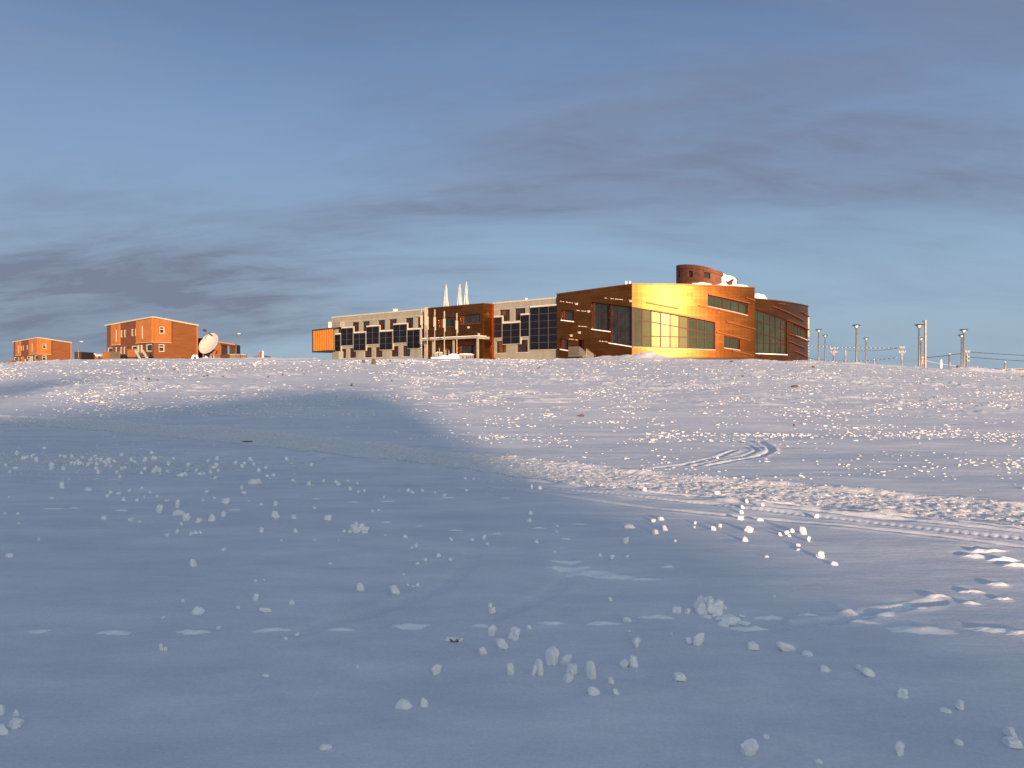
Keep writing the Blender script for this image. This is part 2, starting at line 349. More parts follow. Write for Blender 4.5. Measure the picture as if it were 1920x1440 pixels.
def G(x, y):
    """full relief of the ground"""
    shp = x.shape; x = x.ravel(); y = y.ravel(); r = np.hypot(x, y)
    z = macro(x, y)
    far = smooth((y - 16) / 30)
    z = z + .055 * fbm(x * .16, y * .22, 3, 3) * smooth((r - 2) / 10) + .10 * fbm(x * .05, y * .07, 4, 2) * far
    z = z + .016 * fbm(x * .5 + .3 * y, y * 1.5, 9, 4)
    crust = fbm(x * 1.1, y * 1.7, 21, 4, .6)
    patch = smooth((fbm(x * .10, y * .13, 31, 3) + .28) / .5)
    z = z + far * (.03 + .12 * patch) * np.maximum(crust - .12, 0) * 1.4
    # packed, churned road surface
    near = (y < 60) & (r < 70)
    xi, yi = x[near], y[near]; zi = z[near].copy()
    dl, al, sl = dist_poly(xi, yi, road_lo); dh, ah, sh = dist_poly(xi, yi, road_hi)
    inside = (sl * sh) < 0
    m = np.where(inside, smooth(np.minimum(dl, dh) / .35), 0)
    zi = zi - .02 * m + m * (.012 * fbm(xi * 3, yi * 3, 41, 3, .6) + .022 * fbm(xi * 15, yi * 15, 42, 3, .6))
    edge = np.exp(-((np.minimum(dl, dh) - .06) / .16) ** 2)
    zi = zi + edge * np.maximum(.01 + .09 * fbm(xi * 2.6, yi * 2.6, 47, 4), 0) * .6
    for P, w, dep, rim, tread in RUTS:
        lo = P.min(0) - 1.2; hi = P.max(0) + 1.2
        s = (xi > lo[0]) & (xi < hi[0]) & (yi > lo[1]) & (yi < hi[1])
        if not s.any(): continue
        d, a, sd = dist_poly(xi[s], yi[s], P)
        n1 = .7 + 1.3 * fbm(a * 1.9, d * 3 + 3.3, 51, 3)
        prof = -dep * np.exp(-(d / w) ** 4) + rim * n1 * np.exp(-((d - 1.7 * w) / (.7 * w)) ** 2)
        if tread: prof = prof - .014 * np.exp(-(d / w) ** 4) * smooth(np.sin(a * 2 * math.pi / (tread * 1.9) + 2 * fbm(a * .9, d * 0, 53, 2)) * 1.4) * (.6 + .8 * smooth(fbm(a * .7, d * 4, 54, 2) + .6))
        zi[s] = zi[s] + prof
    for px, py, ln, h in STREAKS:
        cx, cy = gp(px, py); l = ln / F * cy * .5; wd = max(.018, min(.10, l * .22)) + cy * .004
        s = (abs(xi - cx) < l * 3) & (abs(yi - cy) < wd * 5)
        if not s.any(): continue
        dx = xi[s] - cx; dy = yi[s] - cy - .06 * dx; wob = .5 + fbm(xi[s] * 9, yi[s] * 9, 61, 2)
        zi[s] = zi[s] + .55 * h * wob * np.exp(-(dx / l) ** 4 - (dy / wd) ** 2) - .3 * h * np.exp(-(dx / l) ** 4 - ((dy - 2.2 * wd) / wd) ** 2)
    z[near] = zi
    z = z + .34 * np.maximum(fbm(x * .16, y * .30, 77, 4, .55) + .02, 0) * smooth((y - 74) / 14) * smooth((126 - y) / 12)
    # drifts banked along the big building, the bank beyond its far end, the heap by the street
    for px, py, Y, wpx, h in ((1205, 668, 93.2, 40, .40), (1220, 668, 93.0, 22, .34), (1132, 671, 95.5, 14, .30), (1172, 671, 94.5, 16, .22), (1240, 670, 94, 34, .18), (1175, 672, 92, 60, .12),
                          (598, 668, 126, 40, .75), (560, 670, 124, 30, .55), (1822, 695, 94, 26, .38), (1862, 697, 94, 20, .32), (1895, 700, 95, 24, .30), (488, 673, 118, 16, .25)):
        cx = (px - 960) / F * Y; w = wpx / F * Y
        z = z + h * np.exp(-(((x - cx) / w) ** 2) - ((y - Y) / (1.6 + .25 * w)) ** 2) * (1 + .35 * fbm(x * 1.3, y * 1.3, 71, 3))
    return z.reshape(shp)
def gz(x, y): return float(G(np.array([float(x)]), np.array([float(y)]))[0])

def build_ground():
    th = np.concatenate([np.linspace(-180, -42, 70)[:-1], np.linspace(-42, 42, 1090), np.linspace(42, 180, 70)[1:]])
    rr = np.concatenate([np.geomspace(.4, 2.4, 14)[:-1], np.geomspace(2.4, 130, 760)[:-1], np.geomspace(130, 6000, 70)])
    T, Rr = np.meshgrid(np.radians(th), rr)
    X = Rr * np.sin(T); Y = Rr * np.cos(T); Z = G(X, Y)
    n, m = X.shape
    co = np.stack([X, Y, Z], -1).reshape(-1, 3)
    i = np.arange(n - 1)[:, None] * m + np.arange(m - 1)[None, :]
    f = np.stack([i, i + 1, i + m + 1, i + m], -1)[..., ::-1].reshape(-1, 4)
    me = bpy.data.meshes.new('snow_ground'); me.vertices.add(len(co)); me.vertices.foreach_set('co', co.astype(np.float32).ravel())
    me.loops.add(f.size); me.loops.foreach_set('vertex_index', f.astype(np.int32).ravel())
    me.polygons.add(len(f)); me.polygons.foreach_set('loop_start', np.arange(0, f.size, 4, dtype=np.int32)); me.polygons.foreach_set('use_smooth', np.ones(len(f), bool))
    me.update(calc_edges=True); me.validate()
    me.materials.append(M['snow_ground'])
    o = bpy.data.objects.new('snow_ground', me); C.objects.link(o); tag(o, kind='structure')
build_ground()

def build_road():
    # the travelled surface: a sheet 4 mm over the ground, following it
    def resample(P, n):
        s = np.concatenate([[0], np.cumsum(np.hypot(*np.diff(P, axis=0).T))]); t = np.linspace(0, s[-1], n)
        return np.stack([np.interp(t, s, P[:, 0]), np.interp(t, s, P[:, 1])], 1)
    n = 1500; k = 90
    A = resample(road_lo, n); B = resample(road_hi, n)
    u = np.linspace(.04, .96, k)[None, :, None]
    wob = (.02 * vnoise(np.arange(n) * .11, np.zeros(n), 81))[:, None, None]
    Pp = A[:, None, :] * (1 - u - wob) + B[:, None, :] * (u + wob)
    X, Y = Pp[..., 0], Pp[..., 1]; Z = G(X, Y) + .004
    co = np.stack([X, Y, Z], -1).reshape(-1, 3); i = np.arange(n - 1)[:, None] * k + np.arange(k - 1)[None, :]
    f = np.stack([i, i + k, i + k + 1, i + 1], -1)[..., ::-1].reshape(-1, 4)
    me = mesh_from('road', co.tolist(), f.tolist(), True); me.materials.append(M['road'])
    o = bpy.data.objects.new('road', me); C.objects.link(o); tag(o, kind='structure')
build_road()

# ---- unseen mass added behind the camera, outline shaped to cast the foreground shade
def build_shade():
    az = R(SUN_AZ); s2 = np.array([math.sin(az), math.cos(az)]); lat = np.array([-s2[1], s2[0]])
    D = 26.0                                                     # metres behind the camera
    tan = math.tan(R(SUN_EL))
    edge = [(-60, 777), (60, 768), (200, 759), (330, 752), (420, 744), (500, 734), (560, 728), (620, 725), (690, 728), (735, 741)]
    prof = []
    for p in edge:
        x, y = gp(*p); q = np.array([x, y]); w = q @ lat; t = -(q @ s2) + D
        prof.append((w, float(macro(np.array([x]), np.array([y]))[0]) + t * tan))
    prof.sort()
    w1 = prof[-1][0]
    prof = [(-62, 3.0), (-44, 5.0), (-27, 6.3)] + [p for p in prof if -24 < p[0] < 2.2] + [(2.45, prof[-1][1] - .4), (2.65, prof[-1][1] - 1.4), (2.75, 6.0), (2.85, 4.6), (3.05, 3.9), (3.6, 3.4), (5.0, 3.0), (7.5, 2.4), (11, 1.2), (15, -.6)]
    P = np.array(prof); ws = np.unique(np.concatenate([np.linspace(P[0, 0], P[-1, 0], 160), P[:, 0]])); hs = np.interp(ws, P[:, 0], P[:, 1])
    depth = [(-1.0, -.5, 0), (0, .6, 1), (.6, 1.0, 1), (6, .97, 1), (12, .6, 1), (18, -.05, 0)]
    vs = []; fs = []
    for w, h in zip(ws, hs):
        for dd, k, _ in depth:
            q = lat * w + s2 * (D + dd); vs.append((q[0], q[1], h * k if k > 0 else -.5))
    n = len(depth)
    for i in range(len(ws) - 1):
        for j in range(n - 1): fs.append((i * n + j, (i + 1) * n + j, (i + 1) * n + j + 1, i * n + j + 1))
    me = mesh_from('shade_mass', vs, fs, True); me.materials.append(M['snow_roof'])
    o = bpy.data.objects.new('shade_mass', me); C.objects.link(o); tag(o, kind='structure')
build_shade()
def build_shade_wedge():  # unseen wedge on legs, added only to shade a streak at far left
    az = R(SUN_AZ); s2 = np.array([math.sin(az), math.cos(az)]); lat = np.array([-s2[1], s2[0]]); D = 52.0; tan = math.tan(R(SUN_EL)); out = []
    for p in [(-60, 752), (40, 740), (110, 729), (170, 717), (228, 706.5), (130, 709.5), (60, 713), (-60, 719)]:
        x, y = gp(*p); q = np.array([x, y]); out.append((q @ lat, float(macro(np.array([x]), np.array([y]))[0]) + (D - q @ s2) * tan))
    n = len(out); vs = []
    for dd in (0, 5): vs += [(lat[0] * w + s2[0] * (D + dd), lat[1] * w + s2[1] * (D + dd), h) for w, h in out]
    t = thing('shade_wedge', 'unseen wedge on steel legs, added to cast the shadow streak at left', 'shed', (vs[0][0], vs[0][1], 0))
    m = MB(); m.add(vs, [tuple(range(n)), tuple(range(2 * n - 1, n - 1, -1))] + [(i, n + i, n + (i + 1) % n, (i + 1) % n) for i in range(n)]); obj('body', m, M['house_brown'], t)
    for w, h in (out[0], out[2]):
        m = MB(); q = lat * (w + .2) + s2 * (D + 2.5); m.tube((q[0], q[1], -.5), (q[0], q[1], h + .2), .15, .15, 8); obj('leg', m, M['steel'], t)
build_shade_wedge()

# ------------------------------------------------------------------ facades
def ray(px, py, Y): return ((px - 960) / F * Y, Y, EYE + (HOR - py) / F * Y)
class Wall:
    """a vertical wall over a plan line; u runs along it, d outward"""
    def __init__(s, pts):
        s.p = [Vector((x, y)) for x, y in pts]; s.u = [0.0]
        for a, b in zip(s.p[:-1], s.p[1:]): s.u.append(s.u[-1] + (b - a).length)
        s.L = s.u[-1]; s.curved = len(pts) > 2
        s.nn = []
        for i in range(len(s.p)):
            a = s.p[max(i - 1, 0)]; b = s.p[min(i + 1, len(s.p) - 1)]; d = (b - a).normalized(); n = Vector((d.y, -d.x))
            s.nn.append(n)
    def at(s, u, d=0.0):
        i = 0
        while i < len(s.u) - 2 and u > s.u[i + 1]: i += 1
        t = (u - s.u[i]) / (s.u[i + 1] - s.u[i]); p = s.p[i].lerp(s.p[i + 1], t); n = s.nn[i].lerp(s.nn[i + 1], min(max(t, 0), 1)).normalized()
        return p + n * d
    def n(s, u): return (s.at(u, 1) - s.at(u, 0))
    def upx(s, px, d=0.0):
        t = (px - 960) / F; lo, hi = -6.0, s.L + 6.0
        flo = s.at(lo, d); flo = flo.x / flo.y - t
        for _ in range(50):
            m = (lo + hi) / 2; q = s.at(m, d); fm = q.x / q.y - t
            if (fm > 0) == (flo > 0): lo = m
            else: hi = m
        return (lo + hi) / 2
    def px(s, px, py, d=0.0):
        u = s.upx(px, d); q = s.at(u, d); return u, EYE + (HOR - py) / F * q.y
    def cuts(s, u0, u1, step=0.8):
        c = [u0, u1]
        if s.curved:
            k = max(1, int(abs(u1 - u0) / step)); c = [u0 + (u1 - u0) * i / k for i in range(k + 1)]
        return c
    def P(s, u, z, d=0.0): q = s.at(u, d); return (q.x, q.y, z)
    def slab(s, mb, a, b, zb, zt, d0, d1):
        """block on the wall between u=a and u=b; zb, zt are (at a, at b)"""
        cs = s.cuts(a, b); vs = []; fs = []
        for u in cs:
            t = (u - a) / (b - a); z0 = zb[0] + (zb[1] - zb[0]) * t; z1 = zt[0] + (zt[1] - zt[0]) * t
            vs += [s.P(u, z0, d0), s.P(u, z0, d1), s.P(u, z1, d1), s.P(u, z1, d0)]
        for i in range(len(cs) - 1):
            for j in range(4): fs.append((4 * i + j, 4 * i + (j + 1) % 4, 4 * i + 4 + (j + 1) % 4, 4 * i + 4 + j))
        fs += [(3, 2, 1, 0), tuple(4 * (len(cs) - 1) + j for j in range(4))]
        mb.add(vs, fs)
    def quadpx(s, q, d=0.0):
        """(x0, x1, top0, top1, bot0, bot1) in the photograph -> opening (u0,u1,zb0,zb1,zt0,zt1) on the wall"""
        x0, x1, t0, t1, b0, b1 = q
        u0, zt0 = s.px(x0, t0, d); u1, zt1 = s.px(x1, t1, d); _, zb0 = s.px(x0, b0, d); _, zb1 = s.px(x1, b1, d)
        return (u0, u1, zb0, zb1, zt0, zt1)
def lerp_o(o, u):
    t = (u - o[0]) / (o[1] - o[0]); return o[2] + (o[3] - o[2]) * t, o[4] + (o[5] - o[4]) * t
def wall_mesh(W, u0, u1, zbot, ztop, ops, reveal=.35, step=.8):
    mb = MB(); ops = [o if o[0] < o[1] else (o[1], o[0], o[3], o[2], o[5], o[4]) for o in ops]
    br = {u0, u1}
    for o in ops: br |= {max(u0, o[0]), min(u1, o[1])}
    br = sorted(br); cols = []
    for a, b in zip(br[:-1], br[1:]):
        if b - a < 1e-5: continue
        c = W.cuts(a, b, step); cols += list(zip(c[:-1], c[1:]))
    zb = zbot if callable(zbot) else (lambda u: zbot); zt = ztop if callable(ztop) else (lambda u: ztop)
    uvs = []
    def quad(pts, uv=None): mb.add(pts, [(0, 1, 2, 3)])
    for a, b in cols:
        m = (a + b) / 2
        inn = sorted([o for o in ops if o[0] < m < o[1]], key=lambda o: lerp_o(o, m)[0])
        ca, cb = zb(a), zb(b)
        for o in inn:
            ba, ta = lerp_o(o, a); bb, tb = lerp_o(o, b)
            quad([W.P(a, ca), W.P(b, cb), W.P(b, bb), W.P(a, ba)])
            quad([W.P(a, ba), W.P(b, bb), W.P(b, bb, -reveal), W.P(a, ba, -reveal)])
            quad([W.P(a, ta, -reveal), W.P(b, tb, -reveal), W.P(b, tb), W.P(a, ta)])
            ca, cb = ta, tb
        quad([W.P(a, ca), W.P(b, cb), W.P(b, zt(b)), W.P(a, zt(a))])
    for o in ops:
        for u, b, t, fl in ((o[0], o[2], o[4], 0), (o[1], o[3], o[5], 1)):
            q = [W.P(u, b), W.P(u, b, -reveal), W.P(u, t, -reveal), W.P(u, t)]
            quad(q if not fl else q[::-1])
    return mb
def add_uv(o, W, base=None):
    """metres along the wall and up it"""
    me = o.data; base = Vector(base) if base is not None else Vector((0, 0, 0)); uv = me.uv_layers.new(name='UVMap')
    pts = [(W.at(W.L * i / 60), W.L * i / 60) for i in range(61)]
    A = np.array([(p.x, p.y) for p, _ in pts]); U = np.array([u for _, u in pts])
    n = len(me.vertices); co = np.empty(n * 3); me.vertices.foreach_get('co', co); co = co.reshape(-1, 3) + np.array(base)
    d = ((co[:, None, :2] - A[None]) ** 2).sum(-1); k = d.argmin(1)
    d1 = A[1] - A[0]; uu = U[k]
    kk = np.clip(k, 0, len(A) - 2); T = A[kk + 1] - A[kk]; T /= np.linalg.norm(T, axis=1)[:, None]
    uu = U[kk] + ((co[:, :2] - A[kk]) * T).sum(1)
    li = np.empty(len(me.loops), np.int32); me.loops.foreach_get('vertex_index', li)
    uv.data.foreach_set('uv', np.stack([uu[li], co[li, 2]], 1).astype(np.float32).ravel())

def window(W, o, parent, reveal=.35, vm=(), hm=(), frame='red_frame', gl='glass', fw=.07, sill=None, label=None):
    """glazing (one mesh) > frame (> nothing), sill; vm: u of mullions, hm: [(fraction at left, fraction at right)] of rails"""
    if o[0] > o[1]: o = (o[1], o[0], o[3], o[2], o[5], o[4])
    u0, u1, b0, b1, t0, t1 = o
    g = MB(); xs = sorted([u0] + list(vm) + [u1])
    for a, b in zip(xs[:-1], xs[1:]):          # pane by pane, each a little out of true
        za, ta = lerp_o(o, a); zb_, tb = lerp_o(o, b); j = random.uniform(-.012, .012); k = random.uniform(-.006, .006)
        D = -reveal + .05
        g.add([W.P(a, za, D + j + k), W.P(b, zb_, D - j + k), W.P(b, tb, D - j - k), W.P(a, ta, D + j - k)], [(0, 1, 2, 3)])
    win = obj('window', g, M[gl], parent)
    if label: win['label'] = label
    f = MB(); d0, d1 = -reveal + .02, -reveal + .13
    W.slab(f, u0, u1, (b0, b1), (b0 + fw, b1 + fw), d0, d1); W.slab(f, u0, u1, (t0 - fw, t1 - fw), (t0, t1), d0, d1)
    zz = lambda u: lerp_o(o, u)
    for u, sgn in ((u0, 1), (u1, -1)):
        a, b = (u, u + fw) if sgn > 0 else (u - fw, u); za = zz(a); zb_ = zz(b)
        W.slab(f, a, b, (za[0] + fw, zb_[0] + fw), (za[1] - fw, zb_[1] - fw), d0, d1)
    for u in vm:
        za = zz(u); W.slab(f, u - fw * .5, u + fw * .5, (za[0] + fw, za[0] + fw), (za[1] - fw, za[1] - fw), d0, d1 - .004)
    for h0, h1 in hm:
        W.slab(f, u0 + fw, u1 - fw, (b0 + (t0 - b0) * h0 - fw * .45, b1 + (t1 - b1) * h1 - fw * .45), (b0 + (t0 - b0) * h0 + fw * .45, b1 + (t1 - b1) * h1 + fw * .45), d0, d1 - .009)
    obj('frame', f, M[frame], win)
    if sill:
        s = MB(); W.slab(s, u0 - .02, u1 + .02, (b0 - .07, b1 - .07), (b0 + .035, b1 + .035), -reveal + .135, .08); obj('sill', s, M[sill], win)
    return win
def frac(o, u, z): b, t = lerp_o(o, u); return (z - b) / (t - b)
def hm_px(W, o, line):
    (x0, y0), (x1, y1) = line; u0, z0 = W.px(x0, y0); u1, z1 = W.px(x1, y1); s = (z1 - z0) / (u1 - u0)
    return frac(o, o[0], z0 + s * (o[0] - u0)), frac(o, o[1], z0 + s * (o[1] - u0))

# ------------------------------------------------------------------ the big building
ZB = 2.4                                                     # walls are carried into the ground
A0 = Vector(ray(1047, 672, 104)[:2]); dl = Vector((-.749, .663)).normalized()
def on_left(px):                                             # point of the left facade line at that column
    t = (px - 960) / F; k = (t * A0.y - A0.x) / (dl.x - t * dl.y); return A0 + dl * k
Pc = on_left(1185); Pl = on_left(622)
LW = Wall([(Pl.x, Pl.y), (Pc.x, Pc.y)])                      # the whole long facade, left end to the corner
def arc(p, az0, az1, length, n):
    pts = [tuple(p)]; x, y = p
    for i in range(n):
        a = R(az0 + (az1 - az0) * (i + .5) / n); x += math.sin(a) * length / n; y += math.cos(a) * length / n; pts.append((x, y))
    return pts
def arc_to(p, az0, az1, px, n=24):
    lo, hi = 1, 60
    for _ in range(40):
        m = (lo + hi) / 2; e = arc(p, az0, az1, m, n)[-1]
        if e[0] / e[1] < (px - 960) / F: lo = m
        else: hi = m
    return arc(p, az0, az1, lo, n)
GW = Wall(arc_to((Pc.x, Pc.y), 98, 66, 1415))                # curved gold front
ge = GW.at(GW.L); gn = GW.n(GW.L)
RW = Wall(arc_to((ge.x - gn.x * 1.6, ge.y - gn.y * 1.6), 60, 36, 1515))   # curved right wing, set back
bld = thing('research_building', 'large copper-clad building with pale concrete wing, solar panels and round roof tower', 'building', (Pc.x, Pc.y, 4.0))
uL = lambda px: LW.upx(px)
u_conc1 = uL(819); u_conc2 = uL(925); u_brown = uL(1047)
ztopL = lambda px, py: LW.px(px, py)[1]
zL = 12.3                                                     # concrete parapet
# --- concrete wing, far part
up_px = [(632, 645, 606.8, 606, 625, 624.3), (659.2, 672.8, 604.4, 603.6, 623, 622), (678.7, 693, 602.8, 602, 622, 621.2), (707.5, 721.7, 600.6, 599.5, 619.6, 618.8), (728.3, 743.7, 599, 597.8, 618.6, 617.6), (759, 774.7, 596.6, 595.4, 616.2, 615.2), (781, 795, 595, 594, 615.4, 614.4)]
lo_px = [(635.5, 648.7, 654.6, 654, 672.4, 672), (654, 667.5, 653.4, 652.8, 671.8, 671.2), (682, 696.7, 651.9, 651.2, 671, 670.6), (702.5, 716.7, 651.2, 650.6, 670.5, 670), (732, 747, 649.4, 648.8, 669.6, 669), (753.7, 768.7, 648.4, 647.8, 668.8, 668.2), (786, 798, 646.8, 646.2, 667.6, 667)]
def left_windows(W, lst): return [W.quadpx(q) for q in lst]
ops1 = left_windows(LW, up_px + lo_px)
w = obj('wall', wall_mesh(LW, 0, u_conc1, ZB, zL, ops1, .45), M['concrete'], bld)
for k, o in enumerate(ops1):
    c = (o[0] + o[1]) / 2 + random.choice((-.1, .1))
    window(LW, o, bld, .45, vm=(c,), hm=((.55, .55),) if k < 7 else ((.62, .62),), fw=.10, gl='dark_glass', sill='cream')
# --- concrete wing, near part
up2 = [(935.6, 955.6, 581, 580.2, 603.2, 602.4), (964, 984.7, 578.4, 577.4, 602, 601)]
lo2 = [(929, 948.7, 640, 639.2, 662.4, 661.8), (968, 989.4, 637.8, 637, 661, 660.4)]
ops2 = left_windows(LW, up2 + lo2)
obj('wall', wall_mesh(LW, u_conc2, u_brown, ZB, zL, ops2, .45), M['concrete'], bld)
for k, o in enumerate(ops2):
    window(LW, o, bld, .45, vm=(o[0] + (o[1] - o[0]) * .58,), hm=((.55, .55),), fw=.10, gl='dark_glass', sill='cream')
# joint line under the parapet and cream coping
for a, b in ((0, u_conc1), (u_conc2, u_brown)):
    m = MB(); LW.slab(m, a, b, (zL, zL), (zL + .22, zL + .22), -.5, .10); LW.slab(m, a, b, (zL - .85, zL - .85), (zL - .78, zL - .78), .0, .05)
    obj('coping', m, M['cream'], bld)
# --- solar panels: each column of modules a part, over a cream backing
def solar_cols(px0, px1, tops, bots, ncol, nrow):
    d = .30
    u0, zt0 = LW.px(px0, tops[0], d); u1, zt1 = LW.px(px1, tops[1], d); zt = (zt0 + zt1) / 2
    zb = (LW.px(px0, bots[0], d)[1] + LW.px(px1, bots[1], d)[1]) / 2
    bk = MB(); LW.slab(bk, u0 - .10, u1 + .13, (zb - .08, zb - .08), (zt + .14, zt + .14), .004, .20); obj('panel_backing', bk, M['cream'], bld)
    sn = MB(); LW.slab(sn, u0 - .05, u1 + .11, (zt + .143, zt + .143), (zt + .20, zt + .18), .03, .24); obj('snow_cap', sn, M['snow'], bld)
    wd = (u1 - u0) / ncol; hh = (zt - zb) / nrow
    for c in range(ncol):
        p = MB(); fr = MB(); a = u0 + wd * c + .05; b = u0 + wd * (c + 1) - .05
        for r in range(nrow):
            z0 = zb + hh * r + .02; z1 = zb + hh * (r + 1) - .02
            LW.slab(p, a, b, (z0, z0), (z1, z1), .21, d)
            if r: LW.slab(fr, a, b, (z0 - .045, z0 - .045), (z0 + .005, z0 + .005), .215, d - .02)
        LW.slab(fr, b + .012, b + .075, (zb, zb), (zt, zt), .215, d + .01)
        po = obj('solar_panel', p, M['solar'], bld); add_uv(po, LW, bld.location)
        obj('rail', fr, M['alu'], po)
for a in ((627.5, 638, (627.8, 627), (659.5, 659), 1, 3), (639.2, 661.5, (615.6, 614.6), (648, 647.4), 2, 3), (662.7, 685, (625, 624), (657.6, 657), 2, 3), (686.7, 710.4, (613, 611.6), (645.6, 644.9), 2, 3),
          (711.5, 735.3, (622.2, 621.2), (656, 655.2), 2, 3), (736.9, 762.3, (609, 607.7), (643, 642.3), 2, 3), (763.5, 786.7, (618.7, 617.7), (653.4, 652.8), 2, 3), (790.5, 798.5, (605.8, 605), (637.5, 637), 1, 4),
          (925.8, 940.6, (595.2, 594.4), (633.5, 633), 1, 3), (942, 974.4, (606.6, 605.4), (645, 644.4), 2, 3), (976, 992, (591, 590), (631, 630.4), 1, 3), (993.4, 1046, (576.2, 573.4), (656, 654.4), 3, 6)):
    solar_cols(*a)

# --- brown entrance block standing 2 m proud of the concrete
u_a, u_b = uL(819), u_conc2
q = LW.at(u_b); n = LW.n(u_b)
pr = 2.0
EW = Wall([tuple(LW.at(u_a, pr)), tuple(LW.at(u_b, pr))])
zE = EW.px(900, 570.6)[1]
wA = EW.quadpx((822, 856, 597.2, 593.2, 614.6, 611.2)); wB = EW.quadpx((862.5, 900, 591.6, 588, 608.6, 605.4)); wC = EW.quadpx((857, 895.5, 648.2, 645.6, 663.6, 662.4)); wD = EW.quadpx((831, 845.5, 651.5, 650.5, 674.5, 674))
eo = obj('wall', wall_mesh(EW, 0, EW.L, ZB, zE, [wA, wB, wC, wD], .5), M['copper'], bld); add_uv(eo, EW, bld.location)
for o, nm in ((wA, 4), (wB, 4), (wC, 4)):
    window(EW, o, bld, .5, vm=[o[0] + (o[1] - o[0]) * k / nm for k in range(1, nm)], fw=.10, gl='dark_glass', sill='slat')
dm = MB(); EW.slab(dm, wD[0], wD[1], (wD[2], wD[3]), (wD[4], wD[5]), -.48, -.40)
dr = obj('door', dm, M['dark_glass'], bld)
fm = MB()
for k in (0, .5, 1): EW.slab(fm, wD[0] + (wD[1] - wD[0] - .12) * k, wD[0] + (wD[1] - wD[0] - .12) * k + .12, (wD[2], wD[2]), (wD[4], wD[4]), -.399, -.33)
EW.slab(fm, wD[0] + .12, wD[1] - .12, (wD[4] - .12, wD[5] - .12), (wD[4] - .004, wD[5] - .004), -.399, -.335); obj('frame', fm, M['red_frame'], dr)
sw = Wall([tuple(LW.at(u_b, pr)), tuple(LW.at(u_b, 0))]); so = obj('side_wall', wall_mesh(sw, 0, sw.L, ZB, zE, []), M['copper'], bld); add_uv(so, sw, bld.location)
tr = MB(); EW.slab(tr, EW.L - .16, EW.L + .02, (ZB, ZB), (zE, zE), .004, .06); EW.slab(tr, -.05, EW.L, (zE, zE), (zE + .14, zE + .14), -.6, .08)
sw.slab(tr, .1, sw.L, (zE, zE), (zE + .14, zE + .14), -.4, .06); sw.slab(tr, sw.L - .22, sw.L - .02, (ZB, ZB), (zE, zE), .004, .10); obj('edge_trim', tr, M['copper_trim'], bld)
# bright-reflection tiles do not exist on this side wall; the cream fin at the block's far end does
fn = MB(); f0 = Vector(LW.at(u_a - .15, 0)); 
LW.slab(fn, u_a - .35, u_a - .05, (ZB, ZB), (zL + .12, zL + .12), .01, 2.3); obj('fin_wall', fn, M['cream'], bld)
# --- glazed link beside the fin
lk = LW.quadpx((800, 812, 600, 599, 637, 636.6))
g = MB(); LW.slab(g, lk[0], lk[1], (lk[2], lk[3]), (lk[4], lk[5]), .02, .06); wl = obj('window', g, M['dark_glass'], bld)

# --- brown cladding of the long facade up to the corner, its top climbing to the corner
BW = Wall([tuple(LW.at(u_brown, .35)), tuple(Pc + LW.n(0) * .0)])
zt_b0 = BW.px(1047, 552.5)[1]; zt_b1 = BW.px(1185, 534)[1]
bt = lambda u: zt_b0 + (zt_b1 - zt_b0) * max(u / BW.L, 0) ** .9
b1 = BW.quadpx((1052, 1076, 580.6, 582.4, 600, 603)); b2 = BW.quadpx((1050.5, 1065, 634, 637, 654.6, 657.4)); b3 = BW.quadpx((1085, 1094.6, 637.2, 637.6, 664, 664))
c1 = BW.quadpx((1109, 1141.6, 566, 570, 617, 621.4)); c2 = BW.quadpx((1141.6, 1184.2, 570, 575, 642.8, 649.8))
bo = obj('wall', wall_mesh(BW, 0, BW.L, ZB, bt, [b1, b2, b3, c1, c2], .5), M['copper'], bld); add_uv(bo, BW, bld.location)
window(BW, b1, bld, .5, vm=[b1[0] + (b1[1] - b1[0]) * k / 3 for k in (1, 2)], fw=.09, gl='dark_glass', sill='snow')
window(BW, b2, bld, .5, vm=[b2[0] + (b2[1] - b2[0]) * k / 3 for k in (1, 2)], fw=.09, gl='dark_glass', sill='snow')
window(BW, c1, bld, .5, vm=[BW.upx(x) for x in (1120.8, 1132.5)], hm=[hm_px(BW, c1, ((1110.6, 587.2), (1141, 591)))], fw=.09, gl='dark_glass', sill='snow')
window(BW, c2, bld, .5, vm=[BW.upx(x) for x in (1156.6, 1169.7)], hm=[hm_px(BW, c2, ((1144, 592), (1183, 596.5))), hm_px(BW, c2, ((1142.7, 622.4), (1183, 626.4)))], fw=.09, gl='dark_glass', sill='snow')
dm = MB(); BW.slab(dm, b3[0] + .25, b3[1], (b3[2], b3[3]), (b3[4], b3[5]), -.45, -.38); dr = obj('door', dm, M['red_frame'], bld)
hd = MB(); BW.slab(hd, b3[0] + .45, b3[1] - .25, (b3[2] + .5, b3[2] + .5), (b3[4] - .3, b3[4] - .3), -.379, -.36); obj('door_glass', hd, M['dark_glass'], dr)
def fins(W, segs, parent, d=.20, h=.17, m='slat', snowy=False):
    for (x0, y0), (x1, y1) in segs:
        f = MB(); u0, z0 = W.px(x0, y0); u1, z1 = W.px(x1, y1)
        W.slab(f, u0, u1, (z0 - h / 2, z1 - h / 2), (z0 + h / 2, z1 + h / 2), .003, d)
        fo = obj('fin', f, M[m], parent)
        if snowy:
            s = MB(); k = random.uniform(0, .25)
            while k < .95:
                e = min(1, k + random.uniform(.08, .2)); q = lambda t: z0 + (z1 - z0) * t + h / 2 + .002
                W.slab(s, u0 + (u1 - u0) * k, u0 + (u1 - u0) * e, (q(k), q(e)), (q(k) + .05, q(e) + .04), .01, d - .01); k = e + random.uniform(.05, .2)
            if s.v: obj('snow_cap', s, M['snow'], fo)
